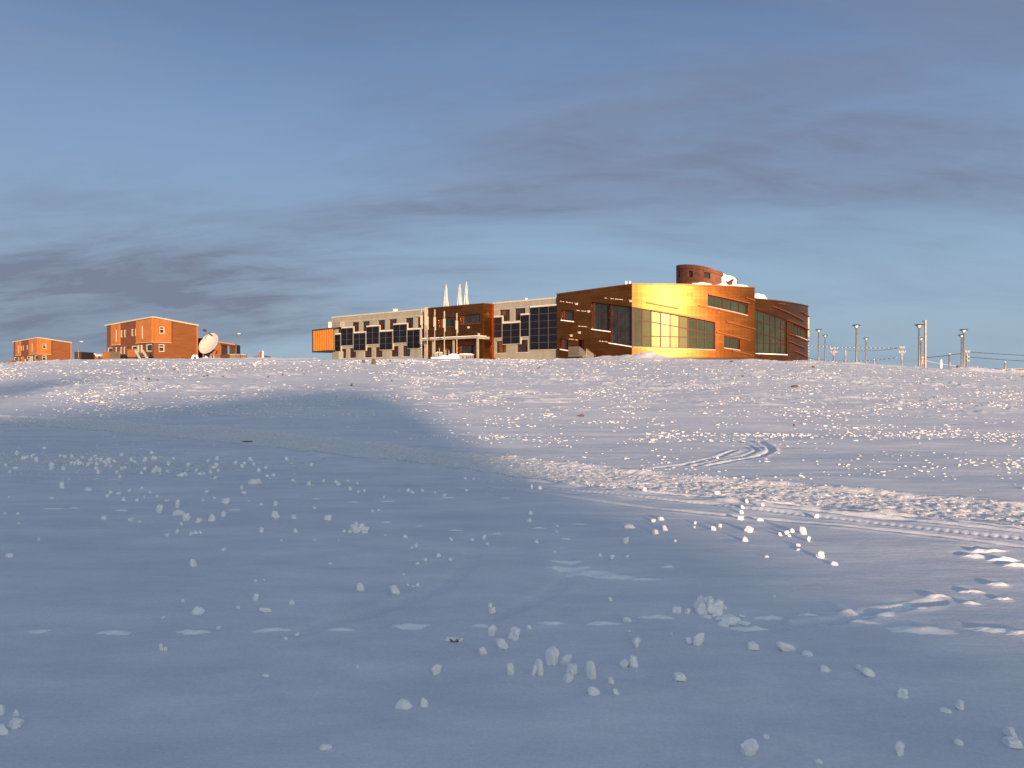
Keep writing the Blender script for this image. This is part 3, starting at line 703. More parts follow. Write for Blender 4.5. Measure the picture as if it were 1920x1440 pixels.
fins(BW, [((1050, 565.5), (1074, 569)), ((1076, 582.5), (1104, 585)), ((1133, 559.5), (1173, 563.5)), ((1080, 612), (1104, 614)), ((1064, 636), (1084, 638.5)), ((1120, 640), (1140, 642))], bld, .10, .09, 'slat', True)
# --- gold curved front
gzt0 = GW.px(1185, 534)[1]; gzt1 = GW.px(1414.5, 541)[1]
gt = lambda u: gzt0 + (gzt1 - gzt0) * (u / GW.L)
w1 = GW.quadpx((1187.4, 1341, 575.4, 604.4, 650.4, 656)); w2 = GW.quadpx((1326.7, 1401.7, 552.8, 569.8, 573.8, 591.3)); w3 = GW.quadpx((1357.5, 1387.3, 629.2, 636, 651.9, 656.6))
zg = GW.px(1300, 670.0)[1]
go = obj('wall', wall_mesh(GW, 0, GW.L, zg, gt, [w1, w2, w3], .32, .55), M['copper'], bld); add_uv(go, GW, bld.location)
window(GW, w1, bld, .32, vm=[GW.upx(x) for x in (1204.7, 1221.5, 1239.3, 1257.2, 1274, 1291, 1307.8, 1323.3)], hm=[hm_px(GW, w1, ((1188, 630), (1340, 633.2))), hm_px(GW, w1, ((1188, 597.6), (1340, 626.4)))], fw=.12, sill='cream')
window(GW, w2, bld, .32, vm=[GW.upx(x) for x in (1341.6, 1356.4, 1372.5, 1386.9)], fw=.12, sill='cream')
window(GW, w3, bld, .32, vm=[GW.upx(1371)], fw=.12, sill='cream')
cp = MB(); LWu = GW.upx(1187.2); GW.slab(cp, 0.0, LWu + .05, (GW.px(1186, 650)[1],) * 2, (GW.px(1186, 575.2)[1],) * 2, -.02, .05); obj('corner_post', cp, M['red_frame'], bld)
fins(GW, [((1212, 567.5), (1270.3, 578.5)), ((1308.8, 573.3), (1378.3, 588)), ((1327, 551.6), (1405, 568.8)), ((1397.8, 558.3), (1414.7, 564.2)), ((1361.9, 603.5), (1415, 617.5)), ((1342.5, 622.5), (1405.6, 638.8)), ((1372, 657.4), (1408, 665.3)), ((1222, 581.6), (1340, 603.2))], bld, .20, .15)
pl = MB(); GW.slab(pl, 0, GW.L, (ZB, ZB), (zg + .002, zg + .002), -.5, -.06); obj('plinth', pl, M['dark_trim'], bld)
ct = MB(); 
for a, b in zip(GW.cuts(0, GW.L, 1.0)[:-1], GW.cuts(0, GW.L, 1.0)[1:]): pass
GW.slab(ct, 0, GW.L, (gt(0), gt(GW.L)), (gt(0) + .16, gt(GW.L) + .16), -.5, .10); BW.slab(ct, 0, BW.L - .02, (zt_b0, zt_b1), (zt_b0 + .16, zt_b1 + .155), -.5, .10); obj('coping', ct, M['copper_trim'], bld)
ew = Wall([(ge.x, ge.y), (ge.x - gn.x * 2.2, ge.y - gn.y * 2.2)]); eo = obj('side_wall', wall_mesh(ew, 0, ew.L, ZB, gt(GW.L), []), M['copper'], bld); add_uv(eo, ew, bld.location)
# --- right wing
rzt0 = RW.px(1416, 561)[1]; rzt1 = RW.px(1514.5, 575)[1]
rt = lambda u: rzt0 + (rzt1 - rzt0) * (u / RW.L)
w4 = RW.quadpx((1416.8, 1475.6, 580, 600.3, 662.6, 665)); w5 = RW.quadpx((1486.9, 1513, 607.3, 618.3, 627.7, 637.8))
ro = obj('wall', wall_mesh(RW, 0, RW.L, ZB, rt, [w4, w5], .35, .55), M['copper'], bld); add_uv(ro, RW, bld.location)
window(RW, w4, bld, .35, vm=[RW.upx(x) for x in (1423, 1435.3, 1447, 1456.9, 1466.6)], hm=[hm_px(RW, w4, ((1416.8, 600.3), (1475, 618))), hm_px(RW, w4, ((1416.8, 621.4), (1475, 640))), hm_px(RW, w4, ((1416.8, 642.5), (1475, 645.2)))], fw=.12, sill='snow')
window(RW, w5, bld, .35, vm=[RW.upx(x) for x in (1492.3, 1499.4, 1504.8)], fw=.11, sill='snow')
fins(RW, [((1447, 574.2), (1505.6, 602)), ((1502.5, 584.6), (1514.5, 593.6)), ((1478, 639.8), (1508, 653)), ((1488.4, 658), (1514, 670.8)), ((1476.5, 600.6), (1514.5, 618.6)), ((1478.5, 626), (1514.5, 641)), ((1458, 569.3), (1470, 570.3))], bld, .22, .15)
ct = MB(); RW.slab(ct, .0, RW.L, (rzt0, rzt1), (rzt0 + .15, rzt1 + .15), -.5, .10); obj('coping', ct, M['copper_trim'], bld)
re = RW.at(RW.L); rn = RW.n(RW.L)
ew = Wall([(re.x, re.y), (re.x - rn.x * 9 + 2.0, re.y - rn.y * 9 + 3.5)]); eo = obj('side_wall', wall_mesh(ew, 0, ew.L, ZB, rzt1, []), M['cream'], bld)
for k in range(7): br = MB(); br.box((re.x + .12, re.y + .3, 4.6 + .42 * k), (.24, .3, .10)); obj('pipe_bracket', br, M['cream'], bld)
br = MB(); br.box((re.x + .10, re.y + .25, 8.9), (.26, .3, 2.8)); obj('service_duct', br, M['cream'], bld)
# --- flat roofs, snow on them, back walls
def roof(pts, z, name='roof', m='snow_roof', th=.25):
    mb = MB(); n = len(pts)
    mb.add([(x, y, z - th) for x, y in pts] + [(x, y, z) for x, y in pts], [tuple(range(n)), tuple(range(2 * n - 1, n - 1, -1))] + [(i, n + i, n + (i + 1) % n, (i + 1) % n) for i in range(n)])
    return obj(name, mb, M[m], bld)
def back(p, dist=18.0): return (p[0] - LW.n(0).x * dist, p[1] - LW.n(0).y * dist)
pA = tuple(LW.at(.05, -.05)); pB = tuple(LW.at(u_brown - .05, -.05))
roof([pA, pB, back(pB), back(pA)], zL + .06)
roof([tuple(EW.at(.05, -.05)), tuple(EW.at(EW.L - .05, -.05)), tuple(LW.at(u_b, -6)), tuple(LW.at(u_a, -6))], zE + .10)
gpts = [tuple(GW.at(GW.L * i / 24, -.05)) for i in range(25)]
roof([tuple(BW.at(.05, -.05))] + gpts + [(ge.x - gn.x * 15, ge.y - gn.y * 15), back(tuple(BW.at(.05)), 19)], min(zt_b0, gzt0) - .05)
rp = [tuple(RW.at(RW.L * i / 20, -.05)) for i in range(21)]
roof(rp + [(rp[-1][0] + 1, rp[-1][1] + 14), (rp[0][0] - 6, rp[0][1] + 14)], rzt1 + .04)
bw = MB()
for a, b, z in ((pA, back(pA), zL), (back(pA), back(pB), zL), (pB, back(pB), zt_b0), (back(tuple(BW.at(0)), 19), (ge.x - gn.x * 15, ge.y - gn.y * 15), zt_b0), ((ge.x - gn.x * 15, ge.y - gn.y * 15), (ge.x - gn.x * 2, ge.y - gn.y * 2), zt_b0)):
    bw.add([(a[0], a[1], ZB), (b[0], b[1], ZB), (b[0], b[1], z), (a[0], a[1], z)], [(0, 1, 2, 3)])
obj('rear_wall', bw, M['concrete'], bld)
# dome of snow behind the right wing's parapet, drifts against the tower
def lump(mb, c, r, seed=0, n=2):
    b = bmesh.new(); bmesh.ops.create_icosphere(b, subdivisions=n + 1, radius=1)
    vs = []
    for v in b.verts:
        p = v.co; k = 1 + .28 * (math.sin(p.x * 3 + seed) * math.cos(p.y * 4 + seed * 1.7) + .6 * math.sin(p.z * 6 + seed * 2.3 + p.x * 5))
        vs.append((c[0] + p.x * r[0] * k, c[1] + p.y * r[1] * k, c[2] + p.z * r[2] * k))
    fs = [tuple(v.index for v in f.verts) for f in b.faces]; b.free(); mb.add(vs, fs)
sd = MB(); lump(sd, ray(1419, 561, 107), (1.2, 1.2, .75), 2); obj('roof_snow_heap', sd, M['snow'], bld, True)
# --- round roof tower with slanted top
TD = 112.0
cxy = Vector((ray(1324.5, 530, TD)[0], TD)); tr_ = 55.5 / F * TD
tzl = ray(1270, 498.5, TD)[2]; tzr = ray(1380, 523, TD)[2]; tz0 = zt_b0 - .3
def ring_top(x):
    dx = min(max(x - cxy.x, -tr_), tr_); yf = cxy.y - math.sqrt(tr_ * tr_ - dx * dx); p = 960 + F * x / yf
    return EYE + (HOR - float(np.interp(p, (1269, 1274, 1290, 1305, 1320, 1335, 1350, 1362, 1372, 1381), (499.5, 497.6, 497, 498, 500.6, 504.8, 510.4, 516, 521, 525)))) / F * yf
def tower_wall():
    # plan circle as a wall from the left edge round the front to the right edge
    pts = []
    for k in range(41):
        a = math.pi + math.pi * k / 40 ; pts.append((cxy.x + tr_ * math.cos(a), cxy.y + tr_ * math.sin(a)))
    return Wall(pts)
TW = tower_wall()
ttop = lambda u: ring_top(TW.at(u).x)
t1 = TW.quadpx((1289.6, 1299, 507.6, 508.4, 519, 519.8)); t2 = TW.quadpx((1319.5, 1331.6, 509.6, 511.2, 521.6, 522.8)); t0 = TW.quadpx((1271.5, 1274.6, 508.5, 508.3, 520.5, 519.5))
tw = obj('tower', wall_mesh(TW, 0, TW.L, tz0, ttop, [t0, t1, t2], .4, .4), M['tower'], bld)
for o in (t0, t1, t2): 
    win = window(TW, o, tw, .4, fw=.10, gl='dark_glass')
tm = MB(); cs = TW.cuts(0, TW.L, .45)
for a, b in zip(cs[:-1], cs[1:]): TW.slab(tm, a, b, (ttop(a) - .45, ttop(b) - .45), (ttop(a) + .1, ttop(b) + .1), .005, .10)
obj('rim', tm, M['tower'], tw)
back_ = MB(); N_ = 40; vs = []
for k in range(N_ + 1):
    a = math.pi * k / N_; x, y = cxy.x + tr_ * math.cos(a), cxy.y + tr_ * math.sin(a); vs += [(x, y, tz0), (x, y, ring_top(x))]
back_.add(vs, [(2 * k, 2 * k + 2, 2 * k + 3, 2 * k + 1) for k in range(N_)])
obj('rear_shell', back_, M['tower'], tw)
cap = MB(); ringp = [(cxy.x + tr_ * .98 * math.cos(2 * math.pi * k / 64), cxy.y + tr_ * .98 * math.sin(2 * math.pi * k / 64)) for k in range(64)]
cap.add([(x, y, ring_top(x) + .02) for x, y in ringp] + [(cxy.x, cxy.y, ring_top(cxy.x) + .35)], [(k, (k + 1) % 64, 64) for k in range(64)]); obj('tower_roof', cap, M['snow_roof'], tw)
sp = MB()
def plaster(px0, px1, f_top, f_bot, seed, th=.30):
    """rime frozen onto the tower's sunny side"""
    u0, u1 = TW.upx(px0), TW.upx(px1); n = 14; m = 8; vs = []; fs = []
    for i in range(n + 1):
        u = u0 + (u1 - u0) * i / n; h = ttop(u) - tz0
        for j in range(m + 1):
            t = j / m; e = min(i, n - i, j, m - j)
            f = f_bot(i / n) + (f_top(i / n) - f_bot(i / n)) * t
            d = .02 if e == 0 else th * (.6 + .5 * math.sin(i * 1.9 + seed) * math.cos(j * 2.3 + seed))
            vs.append(TW.P(u, tz0 + h * f, max(d, .02)))
    for i in range(n):
        for j in range(m): a = i * (m + 1) + j; fs.append((a, a + m + 1, a + m + 2, a + 1))
    sp.add(vs, fs)
plaster(1354, 1379.9, lambda t: 1.04 - .03 * math.sin(t * 9), lambda t: .86 - .1 * math.sin(t * 7), 1)
plaster(1373.5, 1379.6, lambda t: 1.0, lambda t: .0 + .1 * math.sin(t * 8), 4, .2)
plaster(1361, 1368, lambda t: .72 - .3 * t, lambda t: .42 - .2 * t, 5, .2)
plaster(1357, 1372, lambda t: .30 - .2 * t, lambda t: -.1, 6, .25)
plaster(1338, 1362, lambda t: .22 + .35 * t, lambda t: -.1, 7)
plaster(1353, 1359, lambda t: .85, lambda t: .2, 9)
obj('frozen_snow', sp, M['snow'], tw, True)
sd = MB(); 
for px, py, Y, r in ((1316, 535, 106.5, (1.6, 1.0, .55)), (1300, 537, 106, (2.2, 1.0, .42)), (1352, 537, 107, (1.3, 1.0, .6)), (1372, 537.5, 107, (1.7, 1.0, .5)), (1335, 539, 104.5, (3, 1.0, .25))):
    lump(sd, ray(px, py + 3, Y), r, px * .1)
obj('roof_snow_drift', sd, M['snow'], bld, True)
# --- roof vents
for px, y0, y1, w_, Y in ((742, 580.5, 590, 8, 128), (987, 560, 568, 3.5, 112), (1174, 528.5, 540, 3.2, 104), (1181, 528.5, 540, 3.2, 104), (620, 604.5, 618, 7, 144)):
    p = ray(px, y0, Y); p1 = ray(px, y1, Y); s = w_ / F * Y; m = MB(); m.box((p[0], Y, (p[2] + p1[2]) / 2), (s, s, p[2] - p1[2])); m.box((p[0], Y, p[2] + .03), (s * 1.2, s * 1.2, .08)); obj('roof_vent', m, M['white_metal'], bld)
# --- three clusters of exhaust stacks
for px, ytop, wtop, wbase, ybase in ((836.8, 533.8, 4.5, 11, 580), (862.3, 533, 5, 11.5, 577), (874.5, 529, 3, 11, 576)):
    Y = 122.0; b = ray(px, ybase, Y); t = ray(px, ytop, Y); k = Y / F; m = MB(); z0 = zE - .3
    m.tube((b[0] - .5 * k, Y, z0), (t[0], Y, t[2]), 1.5 * k, 1.3 * k, 12)
    m.tube((b[0] + 1.8 * k, Y - .2, z0), (t[0] + 1.6 * k, Y - .1, t[2] - .5), 1.2 * k, .9 * k, 10)
    st = obj('exhaust_stack', m, M['white_metal'], bld, True)
    f = MB()
    for s in (-1, 1):
        for dy in (-.5, .5): f.tube((b[0] + s * wbase * .47 * k, Y + dy, z0), (t[0] + s * wtop * .3 * k, Y + dy * .2, t[2] - (.35 if s < 0 else 1.2)), .95 * k, .55 * k, 8)
    obj('stay', f, M['white_metal'], st, True)
    tp = MB(); tp.tube((t[0], Y, t[2] + .002), (t[0], Y, t[2] + .16), 1.2 * k, 1.2 * k, 12); obj('cap', tp, M['steel'], st)
# --- canopy over the entrance
def cz(px, py, d): return EW.px(px, py, d)
CD = 2.2; uR, zcan = cz(896.5, 631.6, CD); uLn, _ = cz(792, 638, CD)
cm = MB(); zc = zcan
EW.slab(cm, uLn, uR, (zc - .18, zc - .18), (zc, zc), .02, CD); cn = obj('canopy', cm, M['canvas'], bld)
fm = MB(); EW.slab(fm, uLn - .1, uR + .1, (zc - .19, zc - .19), (zc + .08, zc + .08), CD + .005, CD + .2); EW.slab(fm, uR + .004, uR + .16, (zc - .28, zc - .28), (zc + .10, zc + .10), .02, CD)
EW.slab(fm, uR - .16, uR + .1, (ZB, ZB), (zc - .192, zc - .192), CD - .08, CD + .18); obj('canopy_frame', fm, M['pale_post'], cn)
for px in (850.5, 812):
    u, _ = cz(px, 640, CD - .6); f = MB(); EW.slab(f, u - .12, u + .12, (ZB, ZB), (zc - .182, zc - .182), CD - .7, CD - .5); obj('canopy_post', f, M['pale_post'], cn)
sn = MB(); EW.slab(sn, uLn, uR, (zc + .125, zc + .125), (zc + .22, zc + .2), .5, CD + .15); obj('snow_cap', sn, M['snow'], cn)
# --- orange box hung off the far end
ob = ray(587, 640, 143); oe = ray(625, 640, 136.5)
OW = Wall([(ob[0], ob[1]), (oe[0], oe[1])]); oz1 = OW.px(600, 619.2)[1]; oz0 = OW.px(600, 657.6)[1]
om = MB(); n = 9
for i in range(n * 4):                                     # corrugated face
    a, b = OW.L * i / (n * 4), OW.L * (i + 1) / (n * 4); da, db = [.10 if k % 4 in (1, 2) else 0.0 for k in (i, i + 1)]
    om.add([OW.P(a, oz0, da), OW.P(b, oz0, db), OW.P(b, oz1, db), OW.P(a, oz1, da)], [(0, 1, 2, 3)])
ox = obj('orange_box', om, M['orange_panel'], bld)
f = MB(); OW.slab(f, -.15, OW.L, (oz1, oz1), (oz1 + .22, oz1 + .22), -6, .16); OW.slab(f, -.15, OW.L, (oz0 - .25, oz0 - .25), (oz0, oz0), -6, .14); OW.slab(f, -.15, -.01, (oz0, oz0), (oz1, oz1), -6, .14); obj('box_frame', f, M['dark_trim'], ox)
f = MB(); u = OW.upx(620); OW.slab(f, u - .5, u + 2.2, (ZB, ZB), (oz0 - .252, oz0 - .252), -5, -.5); obj('column', f, M['concrete'], ox)
f = MB(); OW.slab(f, u - .2, u + 3, (oz1 + .222, oz1 + .222), (oz1 + 1.25, oz1 + 1.25), -5, -.3); obj('upper_block', f, M['concrete'], ox)
# --- back door deck with railing and stair
dk = Wall([tuple(BW.at(0, 2.6)), tuple(BW.at(BW.L, 2.6))])
d0, zt = dk.px(1066, 650.4); d1, _ = dk.px(1087, 650); zf = dk.px(1076, 666)[1]
m = MB(); dk.slab(m, d0, d1, (zf - .15, zf - .15), (zf, zf), -2.2, .1); deck = obj('deck', m, M['steel'], bld)
m = MB()
dk.slab(m, d0, d1, (zt - .06, zt - .06), (zt, zt), -.03, .03); dk.slab(m, d0, d1, (zf + .1, zf + .1), (zf + .15, zf + .15), -.03, .03)
k = 14
for i in range(k + 1):
    u = d0 + (d1 - d0) * i / k; dk.slab(m, u - .018, u + .018, (zf + .151, zf + .151), (zt - .062, zt - .062), -.018, .018)
obj('railing', m, M['steel'], deck)
def stair(xa, ya, xb, yb, dd):
    m = MB(); ua, za = dk.px(xa, ya, dd); ub, zb_ = dk.px(xb, yb, dd); hh = zt - zf
    m.bar(dk.P(ua, za, dd), dk.P(ub, zb_, dd), .07, .07); m.bar(dk.P(ua, za - hh * .82, dd), dk.P(ub, zb_ - hh * .82, dd), .07, .18)
    for i in range(11):
        t = i / 10; u = ua + (ub - ua) * t; z = za + (zb_ - za) * t; m.bar(dk.P(u, z - hh * .8, dd), dk.P(u, z - .02, dd), .035, .035)
    m.path([dk.P(ub, zb_, dd), dk.P(ub + .25, zb_ - .15, dd), dk.P(ub + .3, zb_ - .5, dd)], .035)
    obj('stair_rail', m, M['steel'], deck)
stair(1087, 650.4, 1106, 667, 0.0); stair(1099.5, 653.2, 1112.5, 663.5, -1.5)
m = MB(); ua, _ = dk.px(1087, 660, 0); ub, _ = dk.px(1108, 670, 0)
for i in range(7):
    t0_ = i / 7; a = ua + (ub - ua) * t0_; b = ua + (ub - ua) * (t0_ + 1 / 7); z = zf - .17 * (i + 1); dk.slab(m, a, b + .05, (z - .05, z - .05), (z, z), -1.5, -.05)
obj('stair_tread', m, M['steel'], deck)
# --- wall lamps
for W, px, py in ((BW, 1081.6, 570.5), (BW, 1087, 624.2), (BW, 1071.6, 629.8), (BW, 1104.5, 584.6), (BW, 1183, 565), (EW, 898.5, 627.2), (EW, 879, 614.5)):
    u, z = W.px(px, py); m = MB(); W.slab(m, u - .12, u + .12, (z - .1, z - .1), (z + .1, z + .1), .002, .16); W.slab(m, u - .17, u + .17, (z + .102, z + .102), (z + .16, z + .16), .0, .26); obj('wall_lamp', m, M['white_metal'], bld)

# ------------------------------------------------------------------ entrance forecourt
def post_base(px, Y): x = (px - 960) / F * Y; return x, Y, 3.3
POSTS = [(790.5, 576, 103.0), (801.3, 578, 104.5), (815.2, 580, 106.0), (833.2, 583, 108.0), (856.6, 587, 110.8)]
plabs = ['tallest cream light column, leftmost of the row before the entrance', 'cream light column second from the left in the row before the entrance', 'cream light column in the middle of the five before the entrance', 'cream light column second from the right, before the brown block', 'shortest cream light column, rightmost of the five before the brown block']
for (px, yt, Y), lb in zip(POSTS, plabs):
    x, y, z = post_base(px, Y); zt = EYE + (HOR - yt) / F * Y; k = Y / F
    t = thing('light_column', lb, 'light column', (x, y, z), 'light columns before the entrance')
    m = MB(); m.tube((x, y, z - .6), (x, y, zt - 2.4), 1.15 * k, 1.0 * k, 12); obj('pole', m, M['pale_post'], t, True)
    m = MB(); m.box((x, y, zt - 1.75), (4.6 * k, 3.2 * k, 1.25)); m.box((x + 1.2 * k, y, zt - 2.65), (2.6 * k, 2.2 * k, .5)); obj('control_box', m, M['pale_post'], t)
    m = MB(); m.tube((x, y, zt - 1.12), (x, y, zt), 1.5 * k, 1.5 * k, 12); obj('lamp_head', m, M['pale_post'], t, True)
    m = MB(); m.box((x, y, zt - 1.08), (3.4 * k, 2.4 * k, .08)); obj('collar', m, M['steel'], t)
# low concrete bench walls heaped with snow, small bollards
def low_wall(px0, px1, yt, Y, lb, slot=False):
    a = ray(px0, yt, Y); b = ray(px1, yt, Y); zt = a[2]; z0 = 3.3
    t = thing('bench_wall', lb, 'low wall', ((a[0] + b[0]) / 2, Y, z0)); m = MB()
    m.box(((a[0] + b[0]) / 2, Y, (zt + z0) / 2 - .06), (b[0] - a[0], .45, zt - z0 - .12)); obj('wall', m, M['concrete'], t)
    m = MB(); m.box(((a[0] + b[0]) / 2, Y - .05, zt - .05), (b[0] - a[0] + .15, .7, .12)); obj('coping', m, M['cream'], t)
    if slot:
        m = MB(); n = 8
        for i in range(n):
            c = a[0] + (b[0] - a[0]) * (i + .5) / n
            if i % 2 == 0 or i > 4: m.box((c, Y - .24, zt - .42), ((b[0] - a[0]) / n * .7, .03, .35))
        obj('slot', m, M['dark_trim'], t)
    m = MB(); lump(m, ((a[0] + b[0]) / 2, Y - .05, zt + .03), ((b[0] - a[0]) * .42, .35, .1), px0); obj('snow_cap', m, M['snow'], t, True)
low_wall(859, 888, 664.5, 107.5, 'low concrete bench wall with dark slots right of the entrance columns', True)
low_wall(816, 831, 661.5, 109.5, 'short concrete bench wall between two cream entrance columns')
for k, (px, py, Y, r, lb) in enumerate([(841, 671.5, 104, (2.2, 1.0, .62), 'heap of ploughed snow before the entrance doors'), (822, 673, 103, (1.9, .9, .42), 'low heap of ploughed snow left of the entrance doors'), (853, 673, 105, (1.1, .8, .5), 'small snow heap beside the slotted bench wall')]):
    m = MB(); lump(m, ray(px, py + 2, Y), (r[0] * .6, r[1], r[2]), k * 3.1); o = obj('snow_heap', m, M['snow'], None, True, origin=ray(px, py + 6, Y)); tag(o, lb, 'snow heap', 'snow heaps at the entrance')
for px, yt, lb in ((823.8, 652.5, 'thin cream bollard left of the entrance door'), (835.8, 655.5, 'thin cream bollard before the left door leaf'), (841.6, 656.5, 'thin cream bollard before the right door leaf')):
    Y = 108.5; p = ray(px, yt, Y); t = thing('bollard', lb, 'bollard', (p[0], Y, 3.3), 'bollards at the entrance'); m = MB(); m.tube((p[0], Y, 3.2), (p[0], Y, p[2] - .12), .075, .075, 10); obj('pipe', m, M['pale_post'], t, True)
    m = MB(); m.lathe((p[0], Y, p[2] - .12), [(.10, 0), (.10, .06), (.06, .12)], 10); obj('cap', m, M['steel'], t)

# ------------------------------------------------------------------ orange houses
def build_house():
    Y = 130.0; c = ray(288, 673, Y); dL = Vector((math.sin(R(-49)), math.cos(R(-49)))); dR = Vector((math.sin(R(41)), math.cos(R(41))))
    cc = Vector(c[:2])
    def hit(d, px):
        t = (px - 960) / F; return cc + d * ((t * cc.y - cc.x) / (d.x - t * d.y))
    pl, pr_ = hit(dL, 200.3), hit(dR, 370.5)
    WL = Wall([tuple(pl), tuple(cc)]); WR = Wall([tuple(cc), tuple(pr_)])
    zc = EYE + (HOR - 596) / F * Y; zl = WL.px(200.3, 611.5)[1]; zr = WR.px(370.5, 611.5)[1]; z0 = 1.5
    h = thing('orange_house', 'larger orange two-storey house beside the satellite dish', 'house', (c[0], Y, 4.6), 'orange houses on the left')
    lt = lambda u: zl + (zc - zl) * u / WL.L; rtp = lambda u: zc + (zr - zc) * u / WR.L
    uq = [(226.2, 229.8, 619.6, 619, 632.8, 632.4), (232.6, 236, 618.8, 618.2, 632.4, 632), (246.4, 250.2, 617.2, 616.4, 630.2, 629.8), (252.9, 256.6, 616.2, 615.4, 629.9, 629.5)]
    lq = [(202, 211, 651.8, 651.4, 661, 661), (216.4, 219.6, 651, 650.8, 661, 660.8), (225.6, 229, 650.6, 650.4, 663.6, 663.4), (231.6, 235.2, 650, 649.8, 663.4, 663.2), (247, 256.6, 648.4, 647.8, 656.4, 656), (274, 285, 645.4, 644.6, 659.4, 659)]
    dq = [(258.4, 262.4, 647.2, 647, 665, 665), (264.4, 268, 646.8, 646.6, 665, 665)]
    P_ = [WL.quadpx(q) for q in uq + lq + dq]
    obj('wall', wall_mesh(WL, 0, WL.L, z0, lt, P_, .18), M['house_brown'], h)
    for o in P_[:10]: window(WL, o, h, .18, fw=.16, frame='white_frame', gl='dark_glass')
    for o in P_[10:]:
        m = MB(); WL.slab(m, o[0], o[1], (o[2], o[3]), (o[4], o[5]), -.17, -.1); d = obj('door', m, M['grey_wood'], h)
        m = MB(); WL.slab(m, o[0] - .02, o[0] + .28, (o[2], o[2]), (o[4], o[4]), -.099, .05); obj('frame', m, M['white_frame'], d)
    rq = [(298.9, 308.6, 611.8, 612.6, 625.6, 625.8), (297.6, 308.6, 645.2, 645.4, 659.8, 659.6)]
    obj('gable_wall', wall_mesh(WR, 0, WR.L, z0, rtp, [WR.quadpx(rq[1])], .2), M['wood'], h)
    # projecting orange upper boxes
    def panel(W, q, d, ops, wintype):
        o = W.quadpx(q); m = MB()
        PW = Wall([tuple(W.at(o[0], d)), tuple(W.at(o[1], d))])
        tops = lambda u: o[4] + (o[5] - o[4]) * u / PW.L
        return o, PW, tops
    def pbox(W, q, d, slit=None, win=None):
        o, PW, tops = panel(W, q, d, None, None); zb = (o[2] + o[3]) / 2; ops = []
        if slit: ops.append(PW.quadpx(slit))
        if win: ops.append(PW.quadpx(win))
        m = wall_mesh(PW, 0, PW.L, zb, tops, ops, .18)
        for u in (0, PW.L): m.add([PW.P(u, zb), PW.P(u, zb, -d), PW.P(u, tops(u), -d), PW.P(u, tops(u))], [(0, 1, 2, 3)])
        m.add([PW.P(0, zb), PW.P(PW.L, zb), PW.P(PW.L, zb, -d), PW.P(0, zb, -d)], [(0, 1, 2, 3)])
        b = obj('orange_bay', m, M['house_orange'], h)
        for oo in ops: window(PW, oo, b, .18, hm=((.62, .62),) if win else (), fw=.14, frame='white_frame', gl='dark_glass')
        tm = MB(); PW.slab(tm, -.04, PW.L + .04, (zb - .09, zb - .09), (zb - .002, zb - .002), -d, .05); obj('bay_edge', tm, M['cream'], b)
        return b
    pbox(WL, (211, 226, 609.4, 607, 646.8, 646.2), .30, slit=(216.8, 219.2, 618, 617.6, 641, 640.6))
    pbox(WL, (258.4, 288, 602.2, 596.8, 642.9, 641.4), .34, slit=(265.6, 268, 611, 610.6, 635.2, 634.8))
    pbox(WR, (288.1, 320, 596.8, 602.6, 641.6, 642.2), .34, win=rq[0])
    window(WR, WR.quadpx(rq[1]), h, .2, hm=((.62, .62),), fw=.14, frame='white_frame', gl='dark_glass')
    # roof edge and snowy roof
    e = MB(); WL.slab(e, -.03, WL.L + .10, (zl, zc), (zl + .24, zc + .24), -.4, .37); WR.slab(e, .0, WR.L + .06, (zc, zr), (zc + .24, zr + .24), -.4, .37); obj('roof_edge', e, M['cream'], h)
    pk = Vector(tuple(pl)) + (pr_ - cc); m = MB()
    m.add([(pl.x, pl.y, zl + .26), (cc.x, cc.y, zc + .26), (pr_.x, pr_.y, zr + .26), (pk.x, pk.y, zl + zr - zc + .26)], [(0, 1, 2, 3)]); obj('roof', m, M['snow_roof'], h)
    m = MB(); m.add([(pl.x, pl.y, z0), (pk.x, pk.y, z0), (pk.x, pk.y, zl + zr - zc), (pl.x, pl.y, zl)], [(0, 1, 2, 3)]); m.add([(pr_.x, pr_.y, z0), (pk.x, pk.y, z0), (pk.x, pk.y, zl + zr - zc), (pr_.x, pr_.y, zr)], [(0, 1, 2, 3)]); obj('rear_wall', m, M['house_brown'], h)
    tm = MB(); WR.slab(tm, WR.L - .22, WR.L + .04, (z0, z0), (zr, zr), .004, .08); obj('corner_trim', tm, M['house_orange'], h)
    # porches with board fronts and the pale stair
    DW = Wall([tuple(WL.at(0, 3.0)), tuple(WL.at(WL.L, 3.0))])
    for q, mm in (((192, 205, 660.4, 660, 675, 675), 'house_orange'), ((205.2, 224, 660, 659.6, 675, 675), 'grey_wood'), ((238.5, 253.4, 656, 655.2, 669, 669), 'house_orange')):
        o = DW.quadpx(q); m = MB(); DW.slab(m, o[0], o[1], (o[2], o[3]), (o[4], o[5]), -.12, 0); DW.slab(m, o[0], o[1], (o[4], o[5]), (o[4] + .08, o[5] + .08), -.2, .08); obj('porch_front', m, M[mm], h)
    o = DW.quadpx((238.5, 254, 655, 655, 669, 669)); m = MB(); DW.slab(m, o[0], o[1], (o[2], o[2]), (o[2] + .15, o[2] + .15), -2.6, -.13); obj('porch_floor', m, M['grey_wood'], h)
    for a, b in (((253.6, 655.4), (263.6, 673.5)), ((267.6, 656.4), (277.4, 672.6))):
        ua, za = DW.px(*a); ub, zb_ = DW.px(*b); m = MB(); m.bar(DW.P(ua, za - .1), DW.P(ub, zb_ - .1), .14, .42); obj('stair_side', m, M['cream'], h)
    m = MB()
    for i in range(9):
        ua, za = DW.px(254.5, 660); ub, _ = DW.px(266, 675); a = ua + (ub - ua) * i / 9; DW.slab(m, a, a + (ub - ua) / 9 + .04, (za - .2 * i - .06,) * 2, (za - .2 * i,) * 2, -1.4, -.1)
    obj('stair_tread', m, M['grey_wood'], h)
    return h
house = build_house()
